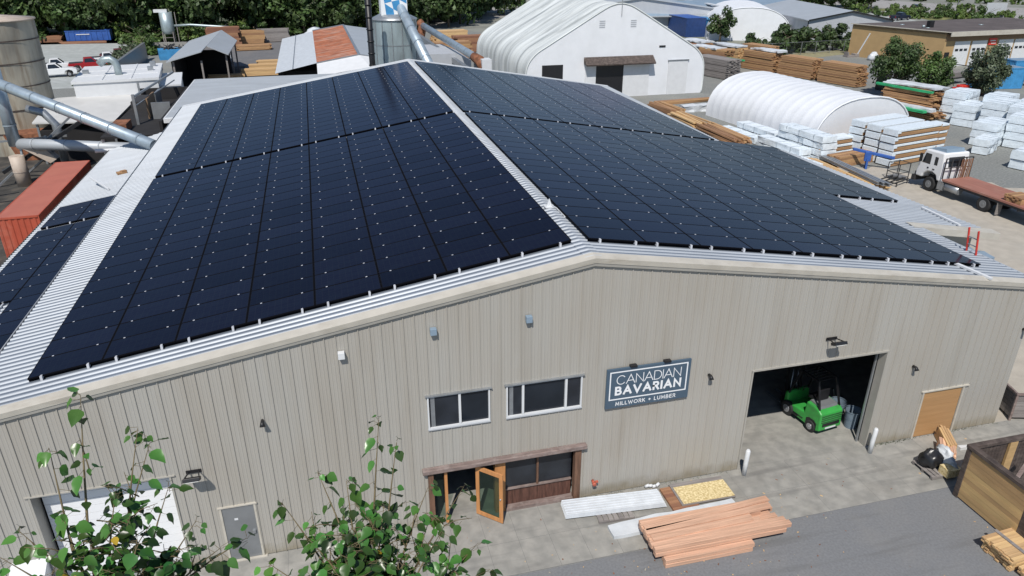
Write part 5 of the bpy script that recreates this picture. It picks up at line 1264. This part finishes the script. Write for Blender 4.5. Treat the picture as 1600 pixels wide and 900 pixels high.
# long row of brown stacks behind shelter (direction mostly -y)
rowp=[(60.2,67.6),(58.4,74.2),(56.6,80.8),(54.8,87.4),(52.8,94.0),(60.5,88.0)]
nm_=['nearest stack of the long row behind the shelter','second stack of the long row','third stack of the long row','fourth stack of the long row','last stack of the long row','stack set back behind the long row']
sa=math.atan2(6.6,-1.8)
for k,((x,y),d_) in enumerate(zip(rowp,nm_)):
    for l in range(3):
        lab='brown lumber bundle, %s layer, %s'%(('bottom','middle','top')[l],d_)
        boards('lumber_bundle',lab,(x+random.uniform(-.1,.1),y,.08+l*.88),sa+random.uniform(-.01,.01),6.0 if l<2 else 5.4,2.2,.80,7,7,'brownwood' if k!=3 else 'pine',.12,30+k*3+l,'brown lumber bundles behind the shelter')
for l in range(3): boards('lumber_bundle','weathered grey lumber bundle beside the fabric building, %s layer'%('bottom','middle','top')[l],(47.3,77.5,.08+l*.85),sa,6.4,2.6,.78,7,8,'greywood',.15,60+l,'grey lumber bundles by the fabric building')
for k,(x,y) in enumerate(((51.0,84.5),(49.5,90.5))):
    for l in range(3): boards('lumber_bundle','rusty brown lumber bundle, %s layer, %s stack behind the grey one'%(('bottom','middle','top')[l],('first','second')[k]),(x,y,.08+l*.95),sa+.1,5.0,2.4,.86,6,7,'redwood' if k else 'brownwood',.2,70+k*3+l,'rusty lumber bundles by the fabric building')
for k,(x,y,w_) in enumerate(((52.6,94,2.6),(54.8,87.4,2.3),(50.5,86,2.4),(57.2,80.5,2.0))):
    b=MB(); lumpy(b,5.2,w_,.22,8,.14,k+2); o=b.build('white_tarp','whitep',None,(x,y,2.75),label=('wrinkled white tarp over the last stack of the long row','white tarp over the fourth stack of the long row','white tarp over the rusty stack','short white tarp on the third stack of the long row')[k],cat='tarp'); o.rotation_euler=(0,0,sa)
b=MB(); lumpy(b,4,.4,.2,6,.05,2); o=b.build('green_tarp','greentarp',None,(51.6,80.5,1.7),label='strip of green tarp on the stacks behind the grey bundle',cat='tarp'); o.rotation_euler=(0,0,sa)
# green-edged messy stack
for l in range(4):
    boards('lumber_bundle','brown lumber bundle in the untidy green edged stack, %s layer'%('bottom','second','third','top')[l],(55.0+.3*l,49.2+.3*l,.08+l*.68),PI/2+.18+.04*l,6.5-.5*l,2.6,.6,7,5,'brownwood',.5,90+l,'bundles of the untidy stack')
b=MB(); lumpy(b,6.2,2.3,.16,10,.12,9); o=b.build('white_tarp','whitep',None,(56.1,50.3,2.8),label='white tarp on top of the untidy green edged stack',cat='tarp'); o.rotation_euler=(0,0,PI/2+.3)
b=MB(); lumpy(b,6.8,.35,.22,10,.05,9); o=b.build('green_tarp','greentarp',None,(54.5,50.0,2.55),label='green tarp edge along the side of the untidy stack',cat='tarp'); o.rotation_euler=(0,0,PI/2+.22)
b=MB(); lumpy(b,6.5,.8,.2,10,.08,4); o=b.build('green_tarp','greentarp',None,(52.9,48.5,.9),label='green tarp low in front of the untidy stack beside the shelter',cat='tarp'); o.rotation_euler=(0,0,PI/2+.2)
b=MB(); lumpy(b,6.5,.9,.3,10,.08,5); o=b.build('white_tarp','whitep',None,(53.6,48.2,1.0),label='white tarp low beside the untidy stack',cat='tarp'); o.rotation_euler=(0,0,PI/2+.2)
b=MB(); b.box(-.7,.7,-.5,.5,0,2.2); b.build('dark_cabinet','chassis',None,(62.5,62.5,0),bevel=.04,label='black cabinet at the end of the long brown stack row',cat='cabinet')
b=MB(); blob(b,1.9,1.3,1.4,4,.2,14,8); b.build('covered_boat','whitep',None,(82.6,81.2,0),label='white covered heap against the tan wall, right of the shrub',cat='covered heap')
b=MB(); blob(b,.9,.6,.75,5,.2,14,8); b.build('covered_boat','whitep',None,(79.6,85.6,0),label='small white covered heap against the tan wall, left of the shrub',cat='covered heap')
b=MB(); b.box(-1,1,-.6,.6,0,.8); b.cbox((0,0,.95),(1.2,.9,.3)); b.build('red_machine','redladder',None,(69.9,57.5,0),bevel=.1,label='small red machine between the shrubs and white stacks',cat='machine')
b=MB(); b.box(-2,2,-.6,.6,0,.25); b.box(-1.9,-1.7,-.5,.5,.25,.8); b.box(-.5,1.8,-.5,.5,.25,.5); b.build('junk_pallets','greywood',None,(79.6,89.8,0),label='low pile of pallets at the tan wall corner',cat='pallets')
t=empty('utility_trailer',(74.0,64.2,0),.3,label='dark trailer parked behind the shrubs under the brown building',cat='trailer')
b=MB(); b.box(-2.6,2.6,-1,1,.7,.9); b.bar((2.4,-1,.9),(2.4,-1,2.2),.1); b.bar((2.4,1,.9),(2.4,1,2.2),.1); b.bar((2.4,-1,2.2),(2.4,1,2.2),.1); b.build('trailer_frame','chassis',t); b=MB(); b.box(-2.4,2.2,-.9,.9,.9,1.5); b.build('load','greywood',t)
# left yard lumber
for k,(x,y,L_,d_) in enumerate(((-14.6,94.0,4.6,'nearest the white sloping roof'),(-14.0,98.5,4.2,'second from the white sloping roof'),(-13.6,102.5,3.4,'farthest from the white sloping roof'))):
    boards('lumber_bundle','fresh pale lumber bundle on dark asphalt, %s'%d_,(x,y,.1),.05,L_,1.3,.9,6,6,'pine',.25,100+k,'fresh lumber bundles left of the rusty roof')
boards('lumber_bundle','mixed pale lumber bundle at the foot of the open grey shed',(-18.6,89.5,.1),.05,4.0,1.2,.9,6,5,'pine',.4,110)
for k,(x,y,m_,d_) in enumerate(((-22.5,131,'redwood','tallest'),(-18.5,134,'brownwood','middle'),(-14,136,'greywood','rightmost'),(-17,124,'brownwood','low front'))):
    boards('lumber_bundle','%s of the dark lumber stacks at the forest edge'%d_,(x,y,.1),.1,5.5,2.4,3.2 if k==0 else (2.2 if k<3 else .8),7,10 if k==0 else 6,m_,.3,120+k)
for k,(x,y,L_) in enumerate(((-3.0,113,6.5),(5.2,118,5.5))):
    boards('lumber_bundle',('pale lumber bundle behind the rusty roof, left','pale lumber bundle behind the rusty roof, right')[k],(x,y,.1),.1,L_,2.2,2.6,7,8,'pine',.2,130+k)
b=MB(); blob(b,2.8,1.6,1.7,2,.3,14,8); b.build('white_tarp','whitep',None,(-6.5,116,1.2),label='white tarp heap over lumber behind the rusty roof',cat='tarp')
b=MB(); b.box(-1.2,1.2,-1,1,0,1.3); b.build('white_crate','whitep',None,(-21.0,104,0),bevel=.05,label='white crate on the asphalt right of the open grey shed',cat='crate')
b=MB(); blob(b,.9,.7,.9,6,.2,10,6); b.build('white_bag','whitep',None,(-20.2,108.5,0),label='small white bag on the asphalt behind the white crate',cat='bag')
for k,(x,y,m_) in enumerate(((14.5,104,'brownwood'),(19.5,112,'redwood'),(17.2,121,'pine'))):
    boards('lumber_bundle',('brown lumber stack left of the peaked fabric building','reddish lumber stack behind the brown one near the twin duct','pale lumber stack farthest back near the twin duct')[k],(x,y,.1),.15,6,2.4,2.6,7,8,m_,.3,140+k)
# chain link fence
t=empty('chain_link_fence',(63,93,0),math.atan2(2.5,22),label='chain link fence in front of the pale grey building',cat='fence')
b=MB()
for k in range(8): b.bar((k*3.05,0,0),(k*3.05,0,2.1),.07)
b.bar((0,0,2.05),(21.4,0,2.05),.05); b.build('post','steel',t)
b=MB()
for k in range(12): b.bar((0,0,.15+k*.16),(21.4,0,.15+k*.16),.006)
b.build('wire','steel',t)
b=MB(); b.tube([(0,0,0),(0,0,.9)],.15,8); b.build('marker_post','white',None,(85.4,96.,0),label='short white marker post at the end of the chain link fence',cat='post')
# road sign & far things
t=empty('road_sign',(153,135,0),-.5,label='grey backed road sign beside the far road',cat='sign')
b=MB(); b.box(-2.2,2.2,-.05,.05,.9,4.2); b.build('sign_board','palewall',t); b=MB(); b.bar((-1.6,.1,0),(-1.6,.1,4),.15); b.bar((1.6,.1,0),(1.6,.1,4),.15); b.build('post','steel',t)
b=MB(); b.tube([(0,0,0),(0,0,9)],.12,8); b.build('light_pole','steel',None,(158,152,0),label='slim grey pole beside the far road sign',cat='pole')
# ------------------------------------------------------------------ vegetation
def crown_mesh(name,rx,ry,rz,n,leaf,clumps,seed,m,par,z0,flat=.6):
    rnd=random.Random(seed); b=MB(); C_=[]
    for k in range(clumps):
        th=rnd.uniform(0,2*PI); u=rnd.uniform(-1,1); rr_=rnd.uniform(.35,.95)
        C_.append((Vector((rx*rr_*math.sqrt(1-u*u)*math.cos(th),ry*rr_*math.sqrt(1-u*u)*math.sin(th),rz*rr_*u)),rnd.uniform(.22,.42)*min(rx,ry,rz)))
    for i in range(n):
        c,r_=C_[rnd.randrange(clumps)]
        d=Vector((rnd.gauss(0,1),rnd.gauss(0,1),rnd.gauss(0,1))).normalized()*r_*rnd.uniform(.55,1.1)
        p=c+d; nrm=(d.normalized()+Vector((rnd.uniform(-.7,.7),rnd.uniform(-.7,.7),rnd.uniform(-.3,.9)))).normalized()
        a=nrm.orthogonal().normalized(); bb_=nrm.cross(a); q=rnd.uniform(0,PI); a,bb_=a*math.cos(q)+bb_*math.sin(q),bb_*math.cos(q)-a*math.sin(q)
        s_=leaf*rnd.uniform(.6,1.3); p=p+Vector((0,0,z0))
        b.add([p-a*s_,p-bb_*s_*.55,p+a*s_,p+bb_*s_*.55],[(0,1,2,3)])
    return b.build('crown',m,par)
def tree(name,lab,loc,h,rx,rz,n,leaf,clumps,seed,m,group=None,cat='tree',trunk_r=.22):
    t=empty(name,loc,label=lab,cat=cat,group=group)
    b=MB(); rnd=random.Random(seed+100); top=Vector((rnd.uniform(-.4,.4),rnd.uniform(-.4,.4),h-rz*.5))
    b.tube([(0,0,0),(.1,0,h*.3),tuple(top*.6),tuple(top)],[trunk_r,trunk_r*.8,trunk_r*.5,.04],8)
    for k in range(7):
        q=rnd.uniform(.3,.85); p=top*q; th=rnd.uniform(0,2*PI); L_=rx*rnd.uniform(.6,.95)
        b.tube([p,p+Vector((math.cos(th)*L_*.5,math.sin(th)*L_*.5,L_*.3)),p+Vector((math.cos(th)*L_,math.sin(th)*L_,L_*.55))],[trunk_r*.4,trunk_r*.25,.02],5)
    b.build('trunk','bark',t)
    crown_mesh('crown',rx,rx,rz,n,leaf,clumps,seed,m,t,h-rz*(.95 if h<10 else .86))
    return t
# named near shrubs
tree('shrub_tree','bushy dark green tree nearest the end of the long brown lumber row',(59.6,57.6,0),6.9,2.8,3.3,9500,.165,44,1,'leaf_dark')
tree('shrub_tree','lower green tree between the bushy tree and the small red machine',(62.4,54.6,0),5.7,1.9,2.5,6000,.165,34,2,'leaf_mid')
tree('shrub_tree','green and yellowish tree in front of the white roller doors',(71.8,56.2,0),5.8,2.6,2.8,8000,.165,40,3,'leaf_dusty')
tree('sapling_tree','slim open tree left of the far arched shelter',(67.8,113.5,0),6.2,2.4,2.9,2200,.28,20,4,'leaf_dark')
shp=tree('roadside_bush','dense dark bush along the chain link fence',(68.5,95.5,0),3.6,2.7,1.9,1700,.3,16,5,'leaf_dark','bushes along the chain link fence','bush',.1)
for k,(x,y,s_) in enumerate(((64.5,97,.9),(72,97.5,1.25),(75.5,98,1.1),(81.5,98.5,1.2),(85,99.5,.75),(78.5,98.8,.8))): copy_tree(shp,(x,y,0),k*1.3,scale=(s_,s_,s_))
# forest prototypes
FG='trees of the dense forest edge'
fp=[tree('forest_tree','tall dense tree of the dark forest edge behind the yard',(-60,150,0),14,4.8,7.6,3000,.55,38,11,'leaf_dark',FG),
    tree('forest_tree','tall dense tree of the dark forest edge behind the yard',(-50,153,0),16,5.2,8.8,3200,.55,42,12,'leaf_mid',FG),
    tree('forest_tree','tall dense tree of the dark forest edge behind the yard',(-40,150,0),12,4.5,6.8,2800,.5,34,13,'leaf_dark',FG)]
rnd=random.Random(21); k=0
pos=[]
for row in range(4):
    n=17+row*2
    for i in range(n):
        t_=i/(n-1); x=-78+t_*(104+row*8)+rnd.uniform(-2,2); y=146+row*8+rnd.uniform(-2.5,2.5)+(18 if x>0 else 0)*max(0,min(1,x/14))+ (abs(x+25)*.04)
        pos.append((x,y))
pos+=[(18,152),(23,154),(27,161),(19,163),(12,150),(31,170),(25,176)]
pos+=[(x,y) for x,y in ((118,174),(123,175),(127,172),(131,171),(135,173),(139,172),(143,174),(147,175),(151,176),(121,180),(128,179),(134,180),(141,181),(148,182),(155,184),(116,184),(124,188),(133,188),(144,190),(112,178),(108,184))]
for (x,y) in pos:
    p=fp[k%3]; s_=rnd.uniform(.8,1.25) ; 
    if x>100: s_*=.72
    k+=1; copy_tree(p,(x,y,0),rnd.uniform(0,6.28),scale=(s_,s_,s_*rnd.uniform(.9,1.15)))
dz_=tree('weed_bush','dry weedy bush on the bank behind the dark retaining wall',(-35.2,112,0),2.6,2.2,1.3,900,.22,12,41,'leaf_dusty','weeds on the bank by the retaining wall','bush',.05)
for k_,(x_,y_,q_) in enumerate(((-34.6,108,1.),(-35.3,104.5,.8),(-34.9,100,.7),(-36.2,108.5,.7),(-35,116,1.1))): copy_tree(dz_,(x_,y_,0),k_*1.7,scale=(q_,q_,q_))
BG='bramble bushes along the forest edge'
bp_=[tree('bramble_bush','bright green bramble bush at the foot of the forest',(-30,141,0),3.0,3.6,1.9,1500,.32,18,15,'leaf_bright',BG,'bush',.08),tree('bramble_bush','bright green bramble bush at the foot of the forest',(-36,142,0),3.2,3.4,2.2,1500,.32,18,16,'leaf_mid',BG,'bush',.08)]
k=0
bpos=[(-66,143),(-62,146),(-58,148),(-41.5,147),(-37,146),(-40,150),(-33.5,144.5),(-29,145),(-25,143),(-36,149),(-30,149),(-70,147),(-38.5,140.5),(-34.8,128),(-34.9,121),(-22,146),(-60,141),(-65,138),(-18,146),(-13,149),(-8,153),(-3,158),(2,162),(7,164),(12,168),(17,172),(-47,150),(-53,152),(-10,147),(-5,150),(0,155),(5,158),(-27,150),(-20,150),(-14,153),(-66,150)]
bpos+=[(30,192),(36,196),(42,200),(48,204),(54,207),(60,210),(66,213),(35,203),(45,210),(55,216)]
bpos+=[(156,163),(157,157),(154,152),(156,147),(157,140),(155,134),(145,150),(143,156),(150,160),(134,160),(138,155),(142,150),(146,146),(149,141),(151,135),(152,129),(150,123),(146,160),(141,163),(147,154),(151,148),(139,146),(154,141)]
bpos+=[(182,206),(189,200),(195,193),(201,186),(207,180),(213,172),(220,165),(226,158),(190,210),(203,200),(214,190),(225,182),(176,214),(168,218)]
for (x,y) in bpos:
    s_=rnd.uniform(.8,1.25)*(1.1 if x<0 else .8); k+=1
    copy_tree(bp_[k%2],(x,y,0),rnd.uniform(0,6.28),scale=(s_,s_,s_*rnd.uniform(.8,1.2)))
copy_tree(bp_[1],(-35.5,89.5,0),1.0,scale=(.55,.55,.55))
# foreground poplars
leaf_pts=[(0,0,0),(.34,.16,.09),(.45,.42,.05),(.27,.80,.07),(0,1.14,-.12),(-.27,.80,.02),(-.45,.42,.09),(-.34,.16,.03),(0,.45,-.06)]
def leaf(b,p,dirv,up,s_,rnd):
    d=dirv.normalized(); side=d.cross(up); 
    if side.length<.05: side=d.orthogonal()
    side.normalize(); u=side.cross(d).normalized()
    vs=[]
    cur=rnd.uniform(-.15,.25); w_=rnd.uniform(.85,1.15)
    for x,y,z in leaf_pts: vs.append(p+side*x*s_*w_+d*y*s_+u*(z-cur*y*y)*s_)
    b.add(vs,[(0,1,8),(1,2,8),(2,3,8),(3,4,8),(4,5,8),(5,6,8),(6,7,8),(7,0,8)],True)
def poplar(name,lab,base,junction,tips,seed):
    rnd=random.Random(seed); base=Vector(base)
    t=empty(name,base,label=lab,cat='tree')
    bt_=MB(); bl=MB()
    J=Vector(junction)-base
    bt_.tube([(0,0,0),J*.5+Vector((.15,.1,0)),J],[.14,.09,.04],10)
    def leaves_along(A,B_,n,s0,spread=1.):
        for i in range(n):
            q=(i+rnd.uniform(.1,.9))/n; p=A.lerp(B_,q)
            th=rnd.uniform(0,2*PI); out=Vector((math.cos(th),math.sin(th),rnd.uniform(-.5,.35)))
            pet=rnd.uniform(.03,.08); e=p+out.normalized()*pet
            bt_.tube([p,e],[.0022,.0018],4,False)
            dd=(out+Vector((0,0,-rnd.uniform(.1,1.1)))).normalized()
            leaf(bl,e,dd,Vector((rnd.uniform(-.5,.5),rnd.uniform(-.6,.3),1)).normalized(),s0*rnd.uniform(.5,1.12),rnd)
    for (tx,dens) in tips:
        T=Vector(tx)-base; mid=J.lerp(T,.5)+Vector((rnd.uniform(-.06,.06),rnd.uniform(-.06,.06),-.06)); 
        pts=[J,J.lerp(mid,.5)+Vector((0,0,-.03)),mid,mid.lerp(T,.5)+Vector((0,0,.02)),T]
        bt_.tube(pts,[.018,.014,.010,.006,.002],6)
        for a,c in zip(pts,pts[1:]):
            L_=(c-a).length; leaves_along(a,c,max(3,int(L_*25*dens)),.116)
        # side shoots in the lower part
        for k in range(int(9*dens)+2):
            q=rnd.uniform(.05,.75); p=J.lerp(T,q); th=rnd.uniform(0,2*PI); L_=rnd.uniform(.15,.42)*(1.1-q*.5)
            e=p+Vector((math.cos(th)*L_,math.sin(th)*L_,rnd.uniform(.05,.3)))
            bt_.tube([p,p.lerp(e,.5)+Vector((0,0,.03)),e],[.006,.004,.002],5); leaves_along(p,e,max(6,int(L_*44*dens)),.094)
        leaves_along(T-Vector((0,0,.06)),T+Vector((0,0,.02)),4,.09)
    bt_.build('trunk','twig',t); bl.build('crown','poplar',t)
    for k in range(3):
        b=MB(); p=J+Vector((rnd.uniform(-.2,.3),rnd.uniform(-.2,.2),rnd.uniform(.4,.9))); leaf(b,p,Vector((rnd.uniform(-1,1),rnd.uniform(-1,1),-.6)),Vector((0,-.4,1)),.06,rnd)
        b.build('yellow_leaf','yellowleaf',t)
A_=[((-9.04,-12.67,13.56),0.8),((-8.65,-12.88,13.34),0.8),((-9.23,-12.96,13.32),0.6),((-8.50,-13.03,12.87),0.7),((-8.60,-12.86,13.18),0.6),((-9.15,-13.27,12.97),0.8),((-9.54,-13.07,12.71),0.5),((-8.33,-13.19,12.63),1.0),((-8.18,-13.24,12.38),1.0),((-8.80,-13.22,13.03),1.0),((-8.01,-13.09,12.30),0.7),((-8.65,-13.48,12.81),1.0),((-8.98,-13.41,12.77),1.0),((-9.65,-13.20,12.61),0.4)]
B_=[((-6.88,-12.88,13.10),0.9),((-6.76,-13.00,12.94),0.8),((-7.41,-12.93,12.71),0.8),((-7.73,-12.88,12.42),0.7),((-7.19,-13.02,12.65),1.0),((-6.53,-13.05,12.47),0.8),((-6.21,-12.97,12.34),0.7),((-6.14,-13.13,11.81),0.7),((-6.92,-13.34,12.60),1.2),((-6.46,-13.23,12.13),1.0),((-7.53,-13.29,12.37),1.2),((-7.14,-13.49,12.40),1.4),((-6.76,-13.54,12.28),1.3),((-7.86,-13.22,12.11),1.2),((-7.35,-13.60,12.30),1.3),((-6.45,-13.44,11.94),1.0),((-6.07,-13.32,11.68),0.6)]
A_=[(p_,q_*.42) for p_,q_ in A_]; B_=[(p_,q_*.66) for p_,q_ in B_]
poplar('poplar_tree','leafy young poplar top in front of the white garage door',(-8.9,-13.75,0),(-8.93,-13.62,12.13),A_,31)
poplar('poplar_tree','broader leafy poplar top in front of the timber entrance and siding',(-7.0,-13.8,0),(-7.07,-13.66,11.63),B_,32)
